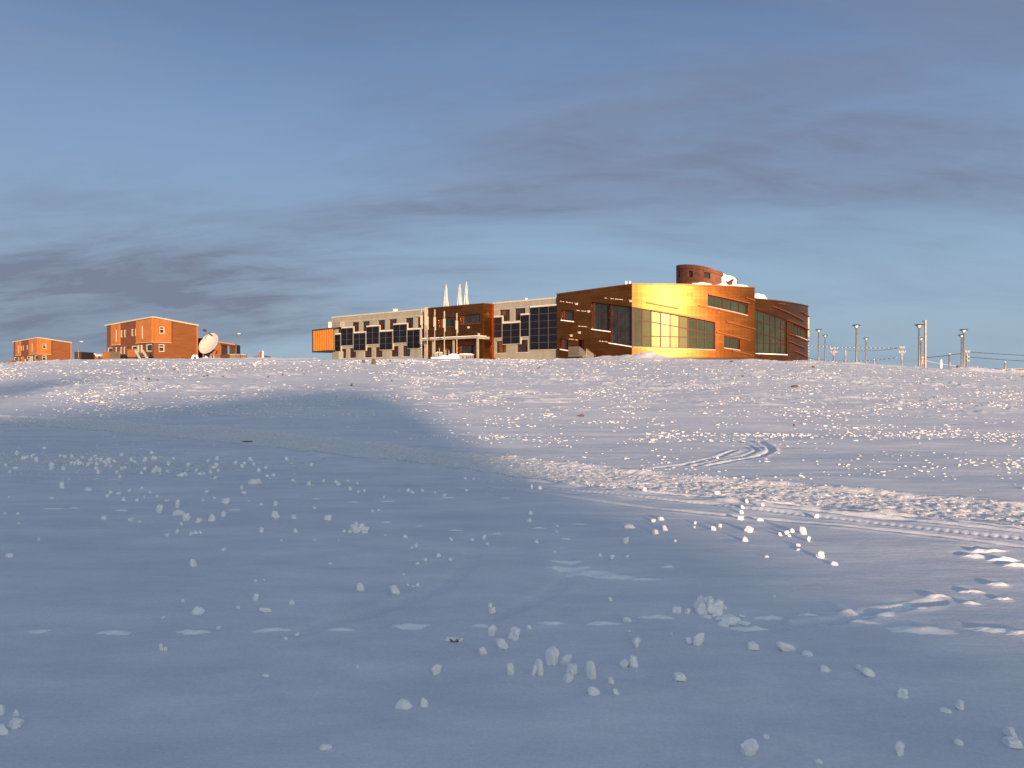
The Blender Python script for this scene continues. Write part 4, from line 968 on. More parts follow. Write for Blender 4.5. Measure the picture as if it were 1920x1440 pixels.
h2 = copy_tree(house); h2['label'] = 'smaller-looking orange two-storey house at the far left edge of the crest'
p = ray(72, 673, 197); h2.location = (p[0], 197, 4.6)
# dark shed and open pergola behind the dish
def prism_box(t, name, m_, px0, px1, yt, Y, depth=3.0, yb=680):
    a = ray(px0, yt, Y); b = ray(px1, yt, Y); z0 = EYE + (HOR - yb) / F * Y; m = MB()
    m.box(((a[0] + b[0]) / 2, Y + depth / 2, (a[2] + z0) / 2), (b[0] - a[0], depth, a[2] - z0)); return obj(name, m, M[m_], t)
t = thing('shed', 'dark brown shed behind the satellite dish', 'shed', ray(376, 673, 140)); prism_box(t, 'wall', 'dark_siding', 369, 383, 635, 140, 5); prism_box(t, 'roof_edge', 'dark_trim', 368.6, 384, 634, 139.8, 5.4, 635.2)
prism_box(t, 'door', 'wood', 379, 382.4, 662, 139.95, .04, 680)
t = thing('pergola', 'brown pergola with open frame behind the satellite dish', 'pergola', ray(425, 673, 137))
prism_box(t, 'wall', 'wood', 398, 415, 643, 137, 3); prism_box(t, 'pillar', 'dark_siding', 430, 441.5, 646.5, 137, 2.4)
a = ray(412, 641.5, 136.8); b = ray(442.5, 646.5, 136.8); m = MB(); m.bar(a, b, .8, .22); o = obj('beam', m, M['house_orange'], t); m = MB(); a = ray(414.5, 644.5, 136.9); b = ray(441, 648.5, 136.9); m.bar(a, b, .7, .35); obj('under_beam', m, M['dark_siding'], t)
t = thing('board_fence', 'weathered board fence in front of the pergola', 'fence', ray(440, 674, 133)); prism_box(t, 'shaded_boards', 'dark_siding', 413, 432, 664.5, 133.4, .3); prism_box(t, 'boards', 'grey_wood', 431, 461.5, 664.5, 133, .3); prism_box(t, 'cap_rail', 'cream', 430.5, 461.8, 664, 132.9, .5, 664.9)  # left boards take a darker siding, so their shade is in the colour
# far low sheds between the two houses
t = thing('garage', 'dark brown garage beside the smaller orange house', 'garage', ray(146, 674, 205)); prism_box(t, 'wall', 'dark_siding', 139.5, 152.4, 660.6, 205, 6); prism_box(t, 'roof_edge', 'dark_trim', 139.2, 152.6, 659.8, 204.8, 6.4, 660.7)
for px0, px1, yt, Y, lb, mm in ((152.4, 163, 664.2, 225, 'tiny far orange hut with snowy roof behind the street lamp', 'house_orange'), (165, 181, 665.2, 222, 'wider far orange hut left of the larger orange house', 'house_orange'), (181.6, 190, 667.8, 221, 'small far open shelter next to the orange house porch', 'white_metal')):
    t = thing('hut', lb, 'hut', ray((px0 + px1) / 2, 674, Y)); 
    if mm == 'house_orange':
        prism_box(t, 'wall', mm, px0, px1, yt, Y, 5); prism_box(t, 'door', 'dark_siding', px0 + 1, px0 + 2.6, yt + 3.5, Y - .03, .03)
    else:
        prism_box(t, 'post', 'white_metal', px0 + .3, px0 + 1, yt, Y, .3); prism_box(t, 'post', 'white_metal', px1 - 1, px1 - .3, yt, Y, .3)
    a = ray(px0 - .4, yt, Y); b = ray(px1 + .4, yt, Y); m = MB(); m.box(((a[0] + b[0]) / 2, Y + 2.4, a[2] + .16), (b[0] - a[0], 6, .3)); obj('roof', m, M['snow_roof'], t)

# street lamps with one arm, left side
def arm_lamp(px, yt, yb, Y, arm, lb, dark=True):
    b = ray(px, yb, Y); p = ray(px, yt, Y); t = thing('street_lamp', lb, 'street lamp', (b[0], Y, b[2] - 1), 'street lamps with one arm'); k = Y / F; m = MB()
    m.tube((b[0], Y, b[2] - 1.5), (p[0], Y, p[2]), .75 * k, .5 * k, 8); obj('pole', m, M['steel'], t, True)
    m = MB(); m.tube((p[0], Y, p[2] - .02), (p[0] + arm * k * .6, Y, p[2] + .12), .4 * k, .35 * k, 8); obj('arm', m, M['steel'], t, True)
    m = MB(); m.box((p[0] + arm * k * .75, Y, p[2] + .12), (abs(arm) * k * .6, .28, .12)); obj('lamp_head', m, M['lamp_glass'] if not dark else M['steel'], t)
arm_lamp(147.3, 641.5, 674, 170, 8, 'street lamp with one arm beside the dark garage', False)
arm_lamp(442.6, 627, 674, 128, 8, 'street lamp with one arm right of the pergola', False)
# ------------------------------------------------------------------ satellite dish
def build_dish():
    Y = 104.0; c = Vector(ray(392.6, 644.8, Y)); k = Y / F
    base = ray(395, 673.5, Y)
    t = thing('satellite_dish', 'big cream satellite dish tilted up on a tripod mount between house and pergola', 'satellite dish', (base[0], Y, base[2] - .3))
    # face normal: towards the camera, up and a little to the left
    n = Vector((-.36, -.80, .44)).normalized(); a = n.orthogonal().normalized(); b = n.cross(a); Rd = 21.4 * k
    m = MB(); vs = []; fs = []; nr, ns = 10, 40
    for side in (0, 1):
        for i in range(nr + 1):
            r = Rd * i / nr; dz = .24 * (r / Rd) ** 2 * Rd - side * .07
            for j in range(ns): q = 2 * math.pi * j / ns; vs.append(c + a * r * math.cos(q) + b * r * math.sin(q) + n * (dz - .12 * Rd))
    o2 = (nr + 1) * ns
    for i in range(nr):
        for j in range(ns):
            q = [i * ns + j, i * ns + (j + 1) % ns, (i + 1) * ns + (j + 1) % ns, (i + 1) * ns + j]; fs.append(tuple(q)); fs.append(tuple(o2 + x for x in q[::-1]))
    for j in range(ns): fs.append((nr * ns + j, nr * ns + (j + 1) % ns, o2 + nr * ns + (j + 1) % ns, o2 + nr * ns + j))
    m.add(vs, fs); d = obj('reflector', m, M['dish'], t, True)
    m = MB()
    rim = [c + (a * math.cos(2 * math.pi * j / ns) + b * math.sin(2 * math.pi * j / ns)) * Rd + n * (.12 * Rd) for j in range(ns + 1)]; m.path(rim, .05, 6); obj('rim', m, M['white_metal'], d, True)
    feed = Vector(ray(384.8, 619.8, Y - 1.6)); m = MB(); top = Vector(ray(396, 628, Y - .3)); lft = Vector(ray(378.5, 638, Y - .2)); rgt = Vector(ray(402, 660, Y - .4))
    m.tube(feed, top, .09, .09, 8); m.tube(feed, lft, .04, .04, 6); m.tube(feed, Vector(ray(399, 629.5, Y + .1)), .04, .04, 6); obj('feed_arm', m, M['steel'], t, True)
    m = MB(); m.lathe((feed.x, feed.y, feed.z - .14), [(.08, 0), (.17, .08), (.17, .22), (.1, .3)], 12); m.tube(feed, feed + Vector((-.28, 0, .05)), .1, .13, 10); obj('feed_horn', m, M['dark_trim'], t, True)
    g = ray(395.5, 676, Y + .5); m = MB()
    m.tube((g[0], Y + .5, g[2] - .5), (g[0] + .05, Y + .5, c.z - .9), .13, .13, 10); m.tube((g[0] + .35, Y + .6, g[2] - .5), (g[0] + .35, Y + .6, c.z - 1.3), .12, .12, 10); obj('mast', m, M['pale_post'], t, True)
    m = MB(); m.box((c.x + .55, Y + .35, c.z - 1.05), (.6, .5, .45), Matrix.Rotation(.5, 3, 'Y')); m.tube((c.x + .2, Y + .3, c.z - .2), (g[0] + .05, Y + .5, c.z - 1.2), .16, .2, 10); obj('bracket', m, M['copper_trim'], t)
    for xo, yo in ((2.1 * 8 * k / 1.2, -.6), (-.75, -.4), (.3, 1.4)):
        m = MB(); m.tube((g[0] + xo * .6, Y + .5 + yo, g[2] - .4), (g[0], Y + .5, c.z - 1.3), .06, .06, 8); obj('leg', m, M['steel'], t, True)
build_dish()
def aframe():
    Y = 103.0; b = ray(366, 675, Y); t = thing('a_frame_stand', 'small white A-frame stand half buried by the orange house corner', 'stand', (b[0], Y, b[2] - .2)); k = Y / F
    for nm, x0, x1, x2, x3 in (('panel', -9.5, -3.5, -4.2, -1.0), ('panel', 5.5, 10.5, .6, 3.6)):
        m = MB(); z0 = b[2] - .3; z1 = ray(366, 665.3, Y)[2]
        m.add([(b[0] + x0 * k, Y - .4, z0), (b[0] + x1 * k, Y - .4, z0), (b[0] + x3 * k, Y, z1), (b[0] + x2 * k, Y, z1), (b[0] + x0 * k, Y - .2, z0), (b[0] + x1 * k, Y - .2, z0), (b[0] + x3 * k, Y + .15, z1), (b[0] + x2 * k, Y + .15, z1)], [(0, 1, 2, 3), (7, 6, 5, 4), (0, 4, 5, 1), (1, 5, 6, 2), (2, 6, 7, 3), (3, 7, 4, 0)]); obj(nm, m, M['snow'], t)
    m = MB(); m.box((b[0], Y + .5, b[2] + .15), (7 * k, .4, .55)); obj('dark_core', m, M['dark_trim'], t)
aframe()
def mound(px, py, wpx, hpx, Y, lb, seed, m_='snow', grp=None):
    p = ray(px, py, Y); k = Y / F; m = MB(); lump(m, (p[0], Y, p[2]), (wpx * .5 * k, wpx * .45 * k, hpx * k), seed); o = obj('snow_mound', m, M[m_], None, True, origin=p); return tag(o, lb, 'snow mound', grp)
mound(387, 674, 12, 5.5, 102, 'rounded snow mound at the foot of the satellite dish', 1.2)
# snowy stump cluster and dark box on the crest
def crate_pile():
    Y = 112.0; k = Y / F; b = ray(492, 674, Y)
    t = thing('timber_stack', 'upright snowy timbers standing on the crest left of the big building', 'timber stack', (b[0], Y, b[2] - .3))
    for dx, yt, w_, mm in ((-4.4, 661.5, 2.4, 'wood'), (-2.0, 660, 2.6, 'grey_wood'), (.8, 658.4, 3.0, 'white_metal'), (-6, 665.5, 1.6, 'wood')):
        zt = ray(492, yt, Y)[2]; m = MB(); m.box((b[0] + dx * k, Y, (zt + b[2] - .4) / 2), (w_ * k, .3, zt - b[2] + .4), Matrix.Rotation(.04 * dx, 3, 'Y') @ Matrix.Rotation(.3 * dx, 3, 'Z')); obj('timber', m, M[mm], t)
    t = thing('equipment_box', 'low dark box with sloping lid beside the upright timbers', 'box', (b[0] + 8.5 * k, Y, b[2] - .3)); m = MB(); zt = ray(0, 667.3, Y)[2]
    x0, x1 = b[0] + 3.2 * k, b[0] + 13.8 * k
    for y in (0,): m.add([(x0, Y, b[2] - .4), (x1, Y, b[2] - .4), (x1 - 1.5 * k, Y, zt - .1), (x0 + .4 * k, Y, zt + .05), (x0, Y + .8, b[2] - .4), (x1, Y + .8, b[2] - .4), (x1 - 1.5 * k, Y + .8, zt - .1), (x0 + .4 * k, Y + .8, zt + .05)], [(0, 1, 2, 3), (7, 6, 5, 4), (0, 4, 5, 1), (1, 5, 6, 2), (2, 6, 7, 3), (3, 7, 4, 0)])
    obj('body', m, M['black'], t); m = MB(); m.box((x1 - 3.6 * k, Y - .05, zt - .05), (2.2 * k, .1, .14)); obj('latch', m, M['wood'], t)
    t = thing('bush', 'small dark leafless bush on the crest left of the upright timbers', 'bush', ray(478, 674, Y)); m = MB(); g = Vector(ray(478, 675, Y))
    for i in range(26):
        e = g + Vector((random.uniform(-.34, .34), random.uniform(-.2, .2), random.uniform(.2, .68))); mid = g.lerp(e, .5) + Vector((random.uniform(-.06, .06), 0, .05)); m.tube(g + Vector((random.uniform(-.12, .12), 0, -.1)), mid, .028, .022, 5); m.tube(mid, e, .022, .016, 5)
    obj('branches', m, M['dark_trim'], t)
crate_pile()

# ------------------------------------------------------------------ lamps, poles and wires on the right
def cone_lamp(px, yt, yb, Y, lb):
    b = ray(px, yb, Y); zt = EYE + (HOR - yt) / F * Y; k = Y / F
    t = thing('street_lamp', lb, 'street lamp', (b[0], Y, b[2] - 1), 'street lamps with cone heads'); m = MB()
    m.lathe((b[0], Y, b[2] - 1.2), [(.14, 0), (.14, 1.2), (.115, zt - b[2] + 1.2 - .5)], 12); obj('pole', m, M['steel'], t, True)
    m = MB(); m.lathe((b[0], Y, zt - .12), [(.58, 0), (.60, .05), (.55, .11), (.15, .16)], 20); obj('lamp_shade', m, M['black'], t, True)
    m = MB(); m.lathe((b[0], Y, zt - .49), [(.12, 0), (.17, .1), (.33, .30), (.34, .36)], 16); obj('diffuser', m, M['lamp_glass'], t, True)
    m = MB()
    for q in range(4):
        a = q * math.pi / 2 + .4; m.tube((b[0] + .13 * math.cos(a), Y + .13 * math.sin(a), zt - .56), (b[0] + .52 * math.cos(a), Y + .52 * math.sin(a), zt - .11), .022, .022, 6)
    obj('bracket', m, M['black'], t)
for a in ((1535, 617.5, 681, 138, 'cone-headed street lamp nearest the end of the copper building'), (1547, 628, 681, 172, 'shorter cone-headed street lamp second from the copper building'), (1605.8, 609, 684, 116, 'tall cone-headed street lamp alone between the two wooden utility poles'), (1624, 633.5, 685, 168, 'shorter cone-headed street lamp just right of the tall lone lamp'),
          (1723.5, 608.3, 691, 106, 'tall cone-headed street lamp beside the square-topped mast'), (1726.8, 633.4, 691, 148, 'short cone-headed street lamp half hidden behind a taller lamp and the mast'), (1807, 617.5, 694.5, 114, 'cone-headed street lamp in front of the rightmost utility pole'), (1803, 627.4, 694, 134, 'short cone-headed street lamp overlapped by the rightmost taller lamp')): cone_lamp(*a)
def mast():
    Y = 104.0; b = ray(1735, 691, Y); p = ray(1735, 600, Y); k = Y / F; t = thing('flood_mast', 'tallest grey mast with a small floodlight at its tip', 'mast', (b[0], Y, b[2] - 1)); m = MB()
    m.box((b[0], Y, (b[2] - 1.2 + p[2]) / 2), (3.0 * k, 3.0 * k, p[2] - b[2] + 1.2)); obj('pole', m, M['steel'], t)
    m = MB(); m.add([(b[0] - 1.6 * k, Y - .1, p[2] - .02), (b[0] - 5.2 * k, Y - .1, p[2] - .16), (b[0] - 4.6 * k, Y - .1, p[2] - .26), (b[0] - 1.6 * k, Y - .1, p[2] - .24), (b[0] - 1.6 * k, Y + .15, p[2] - .02), (b[0] - 5.2 * k, Y + .15, p[2] - .16), (b[0] - 4.6 * k, Y + .15, p[2] - .26), (b[0] - 1.6 * k, Y + .15, p[2] - .24)], [(0, 1, 2, 3), (7, 6, 5, 4), (0, 4, 5, 1), (1, 5, 6, 2), (2, 6, 7, 3), (3, 7, 4, 0)]); obj('floodlight', m, M['black'], t)
mast()
def utility(px, yt, yb, Y, arms, lb, extra=None):
    b = ray(px, yb, Y); p = ray(px, yt, Y); k = Y / F; t = thing('utility_pole', lb, 'utility pole', (b[0], Y, b[2] - 1), 'wooden utility poles'); m = MB()
    m.tube((b[0], Y, b[2] - 1.5), (p[0], Y, p[2]), 1.7 * k, 1.3 * k, 10); obj('pole', m, M['pole_wood'], t, True)
    for y, w_ in arms:
        q = ray(px, y, Y); m = MB(); m.box((q[0], Y - 1.6 * k, q[2]), (w_ * k, .14, .16)); a = obj('crossarm', m, M['pole_wood'], t)
        m = MB()
        for s in (-.45, -.18, .18, .45): m.lathe((q[0] + s * w_ * k, Y - 1.6 * k, q[2] + .082), [(.05, 0), (.10, .06), (.09, .16), (.05, .2)], 8)
        obj('insulator', m, M['wire'], a)
        if y > yt + 6:
            m = MB()
            for s in (-1, 1): m.tube((q[0] + s * w_ * .4 * k, Y - 1.7 * k, q[2]), (q[0], Y - 1.5 * k, q[2] - .8), .05, .05, 6)
            obj('brace', m, M['pole_wood'], a)
    if extra:
        for y in extra: m = MB(); q = ray(px, y, Y); m.box((q[0], Y - 2.4 * k, q[2]), (5.4 * k, .3, .3)); m.tube((q[0] + 2.8 * k, Y - 2 * k, q[2] + .2), (q[0] + 2.8 * k, Y - 2 * k, q[2] - .35), .12, .12, 8); obj('transformer', m, M['steel'], t)
    return t
utility(1563, 650.5, 681.5, 175, ((653.8, 14), (660.5, 12)), 'wooden utility pole with two crossarms near the copper building')
utility(1690.8, 649.5, 690.5, 150, ((652.3, 10), (660.3, 13)), 'wooden utility pole standing alone left of the floodlight mast')
utility(1813.3, 659.5, 695.5, 140, ((660, 9),), 'frosted utility pole with stacked fittings right of the rightmost lamps', (669, 676.5, 688))
utility(1730, 668, 690.5, 185, ((671, 6), (677.6, 7), (682, 6)), 'far utility pole seen between the short lamp and the mast')
for px, yt, yb, Y, w_, lb, mm in ((1585.3, 658.4, 682.5, 150, 3.4, 'short thick grey post between a utility pole and the tall lone lamp', 'pole_wood'), (1638.8, 674.4, 686.5, 140, 2.6, 'lowest short post right of the paired cone lamps', 'pale_post'), (1764.5, 675.3, 693.5, 118, 4.0, 'short snow-plastered pale post right of the mast', 'snow'), (1780.6, 664.2, 692.5, 112, 3.8, 'short grey post left of the rightmost lamps', 'steel'), (1884.6, 679.4, 695.5, 116, 3.8, 'short post in front of the long low building', 'pole_wood'), (1519.5, 674, 680, 150, 2.6, 'stub of a post at the end of the copper building', 'pale_post')):
    b = ray(px, yb, Y); p = ray(px, yt, Y); k = Y / F; t = thing('post', lb, 'post', (b[0], Y, b[2] - 1), 'short posts along the street'); m = MB()
    m.tube((b[0], Y, b[2] - 1), (p[0], Y, p[2]), w_ * .5 * k, w_ * .47 * k, 12); obj('shaft', m, M[mm], t, True); m = MB(); m.lathe((p[0], Y, p[2]), [(w_ * .45 * k, 0), (w_ * .4 * k, .06), (w_ * .2 * k, .1)], 12); obj('snow_cap', m, M['snow'], t, True)
def antenna():
    Y = 150.0; b = ray(1797.5, 690, Y); k = Y / F; t = thing('antenna_box', 'dark box with a thin whip antenna left of the rightmost lamps', 'antenna', (b[0], Y, b[2] - 1)); m = MB(); z = ray(0, 687.5, Y)[2]; m.box((b[0], Y, z), (6.4 * k, .5, 3.6 * k)); obj('box', m, M['black'], t); zt = ray(0, 674.5, Y)[2]
    m = MB(); m.tube((b[0] - .2 * k, Y, z), (b[0] - .2 * k, Y, zt), .5 * k, .3 * k, 6); obj('whip', m, M['steel'], t); m = MB(); m.tube((b[0], Y, z - 1.8 * k), (b[0], Y, z - 2.2), .1, .1, 8); obj('pole', m, M['steel'], t)
antenna()
t = thing('long_building', 'long low pale building at the right edge beyond the crest', 'building', ray(1880, 700, 160)); prism_box(t, 'wall', 'concrete', 1828.5, 2050, 692.5, 160, 8, 712); prism_box(t, 'roof_edge', 'steel', 1827.5, 2051, 690.9, 159.8, 8.4, 692.5)
for x in (1828.3, 1859, 1895): prism_box(t, 'downpipe', 'dark_trim', x, x + 1.2, 691.2, 159.7, .1, 712)
prism_box(t, 'right_wall', 'pole_wood', 1896.5, 2050, 692.6, 159.9, .1, 712)  # right stretch faced in paler mottled wood
def wires(p0, Y0, p1, Y1, sag, lb, m_='wire', r=.035):
    a = Vector(ray(*p0, Y0)); b = Vector(ray(*p1, Y1)); pts = []
    for i in range(25): t = i / 24; q = a.lerp(b, t); q.z -= sag * 4 * t * (1 - t); pts.append(q)
    m = MB(); m.path(pts, r, 5); o = obj('power_line', m, M[m_], None, True, origin=tuple(a)); tag(o, lb, 'power line', 'power lines along the street')
wires((1686, 652.2), 150, (1505, 647), 176, .25, 'topmost frosted wire running left from the lone utility pole to behind the copper building', r=.07)
wires((1686, 652.6), 150, (1563, 653.8), 175, .5, 'frosted wire sagging between the two left utility poles', r=.07)
wires((1682, 670.5), 150, (1508, 670), 180, .75, 'lowest frosted wire sagging left of the lone utility pole', r=.07)
wires((1815, 659.8), 140, (2080, 668.5), 150, .3, 'upper dark wire running right from the rightmost utility pole', 'dark_wire', .06)
wires((1815, 669.2), 140, (2080, 679), 150, .4, 'middle dark wire running right from the rightmost utility pole', 'dark_wire', .06)
wires((1812, 688), 140, (1950, 694), 155, .1, 'lowest dark wire running right above the long low building', 'dark_wire', .06)
wires((1736, 670.5), 185, (1806, 662), 190, .1, 'dark wire between the mast and the rightmost lamps', 'dark_wire', .09)
wires((1736, 676), 185, (1800, 686.5), 190, .2, 'thin wire dropping right from the far utility pole', 'wire', .05)

# ------------------------------------------------------------------ rocks in the snow
def chunk_mesh(name, seed, sub=3, cuts=9, rough=.06, taper=0.0, top=0.0):
    """a broken lump: a sphere shaved by random planes, then roughened"""
    rs = random.Random(seed); b = bmesh.new(); bmesh.ops.create_icosphere(b, subdivisions=sub, radius=1)
    planes = []
    for _ in range(cuts):
        n = Vector((rs.gauss(0, 1), rs.gauss(0, 1), rs.gauss(0, .8))).normalized(); planes.append((n, rs.uniform(.62, 1.0)))
    ph = [rs.uniform(0, 6) for _ in range(6)]; sq = .74 if top else .84; lx, ly = rs.uniform(-.22, .22), rs.uniform(-.15, .15)
    for v in b.verts:
        p = Vector([math.copysign(abs(q) ** sq, q) for q in v.co])
        for n, d in planes:
            e = p.dot(n) - d
            if e > 0: p -= n * e * .93
        if p.z < -.45: p.z = -.45 + (p.z + .45) * .15          # broad foot, standing in the snow
        k = rough * (math.sin(p.x * 5 + ph[0]) * math.sin(p.y * 5.5 + ph[1]) + math.sin(p.z * 7 + ph[2]) * .7 + .6 * math.sin(p.x * 12 + p.z * 10 + ph[3]) + .6 * math.sin(p.y * 14 + p.z * 9 + ph[4]) + .35 * math.sin(p.x * 23 + ph[5]) * math.sin(p.z * 21 + p.y * 19))
        p *= 1 + k
        s = 1 + taper * p.z - (.10 * p.z * p.z if top else 0); p.x = p.x * s + lx * p.z; p.y = p.y * s + ly * p.z
        v.co = p
    me = bpy.data.meshes.new(name); b.to_mesh(me); b.free()
    co = np.empty(len(me.vertices) * 3); me.vertices.foreach_get('co', co); co = co.reshape(-1, 3); lo = co.min(0); hi = co.max(0)
    co[:, :2] = (co[:, :2] - (lo + hi)[:2] / 2) / (hi - lo)[:2]; co[:, 2] = (co[:, 2] - lo[2]) / (hi - lo)[2]
    me.vertices.foreach_set('co', co.ravel()); me.polygons.foreach_set('use_smooth', [True] * len(me.polygons)); me.update()
    return me
rock_mesh = [chunk_mesh('rock', 300 + i, 2, 8, .05) for i in range(4)]
for me in rock_mesh: me.materials.append(M['rock'])
ROCKS = [(701, 684.2, 8, 9, 'largest brown rock, on the snow before the left end of the building'), (682, 680, 6, 4, 'flat brown rock left of the largest rock'), (731.5, 679, 3, 2.4, None), (756, 684, 4.5, 2, None), (722, 681.5, 2.4, 1.6, None), (603, 688, 2.4, 2, None), (327, 695.5, 3.5, 2.6, None), (388.5, 706.5, 4, 2.6, None), (382, 708, 3, 2, None), (418, 709, 5, 2, None), (255, 713, 4, 2.6, None), (278, 713.5, 5, 2, None), (295, 715.5, 3, 1.6, None), (503, 709, 3.5, 2, None), (334, 700, 2.4, 1.6, None), (659, 725.5, 4, 4, 'small brown rock on the edge of the big shadow'), (734, 714, 3.5, 2.4, None), (711, 708.5, 3, 1.8, None), (1372, 680, 5.5, 2.4, 'flat dark rock before the middle of the gold wall'), (1479, 679, 3, 2, None), (1474, 684, 3, 1.4, None), (1525, 690, 6, 2.2, 'reddish flat rock below the right end of the building'), (1393, 707.5, 4, 1.8, None), (1489, 726.5, 12, 2.4, 'long flat brown rock on the lit slope at right'), (1090, 781, 9, 2.4, 'flat brown rock on the lit slope below the brown corner wall'), (928, 674.5, 5, 3, 'dark rock at the foot of the concrete wall'), (1489, 799.5, 3.5, 2.6, 'lone dark pebble above the curved track'), (1010, 690.5, 5, 2, None), (463, 826, 21, .9, 'long patch of bare dark gravel on the snowy road'), (530, 704, 2.6, 1.6, None), (262, 738.5, 3, 2, None), (570, 702, 2.4, 1.5, None)]
for k, (px, py, w_, h_, lb) in enumerate(ROCKS):
    x, y = gp(px, py); s = y / F; o = bpy.data.objects.new('rock', rock_mesh[k % 4]); C.objects.link(o)
    o.location = (x, y, gz(x, y) - .10 * h_ * s - (.02 if w_ > 20 else 0)); o.scale = (w_ * s * 1.1, w_ * s * (.9 if w_ < 20 else .5), h_ * s * 1.3 + .03); o.rotation_euler = (0, 0, random.uniform(-.5, .5) if w_ < 9 else 0)
    tag(o, lb or 'tiny brown pebble poking through the lit snow of the slope', 'rock', 'dark rocks showing through the snow')

# ------------------------------------------------------------------ snow clumps
CL = {'round': [chunk_mesh('snow_clump', 10 + i, 4, 7, .075) for i in range(4)], 'cone': [chunk_mesh('snow_clump', 30 + i, 3, 8, .05, -.55) for i in range(2)],
      'block': [chunk_mesh('snow_clump', 50 + i, 4, 10, .075, .20, 1) for i in range(4)], 'flat': [chunk_mesh('snow_clump', 70 + i, 3, 6, .06, -.3) for i in range(2)], 'slab': [chunk_mesh('snow_clump', 90 + i, 3, 14, .03) for i in range(2)]}
for l in CL.values():
    for me in l: me.materials.append(M['snow'])
cnt = 0
def clump(px, py, wpx, hpx, kind='round', lb=None, grp='snow clumps scattered over the snow', tilt=0.0, lean=0.0):
    global cnt
    x, y = gp(px, py); s = y / F; me = CL[kind][cnt % len(CL[kind])]; cnt += 1
    o = bpy.data.objects.new('snow_clump', me); C.objects.link(o); w_ = wpx * s; h_ = hpx * s * 1.12
    yy = y + w_ * .35
    o.location = ((px - 960) / F * yy, yy, gz((px - 960) / F * yy, yy) - .10 * h_)
    dep = w_ * {'round': .9, 'cone': .9, 'block': .75, 'flat': .8, 'slab': .35}[kind]
    o.scale = (w_, dep, h_); o.rotation_euler = (lean, tilt, random.uniform(-.6, .6) if kind != 'slab' else .3)
    return tag(o, lb, 'snow clump', grp), o.location
def zone(px, py, w_, h_, kind):
    shape = {'round': 'rounded', 'cone': 'cone-shaped', 'block': 'upright', 'flat': 'flat', 'slab': 'slab-like'}[kind]
    size = 'tiny' if w_ < 8 else 'small' if w_ < 13 else 'mid-sized' if w_ < 22 else 'large'
    if py > 1290: pos = 'near the bottom of the foreground'
    elif py > 1140: pos = 'in the shaded foreground around the upright clumps' if 850 < px < 1330 else 'in the shaded foreground'
    elif py > 960: pos = 'on the smooth snow below the road'
    elif py > 840: pos = 'beside the snowy road'
    else: pos = 'on the slope beyond the road'
    side = 'left' if px < 640 else 'middle' if px < 1280 else 'right'
    return f'{size} {shape} snow clump {pos}, {side} of the view'
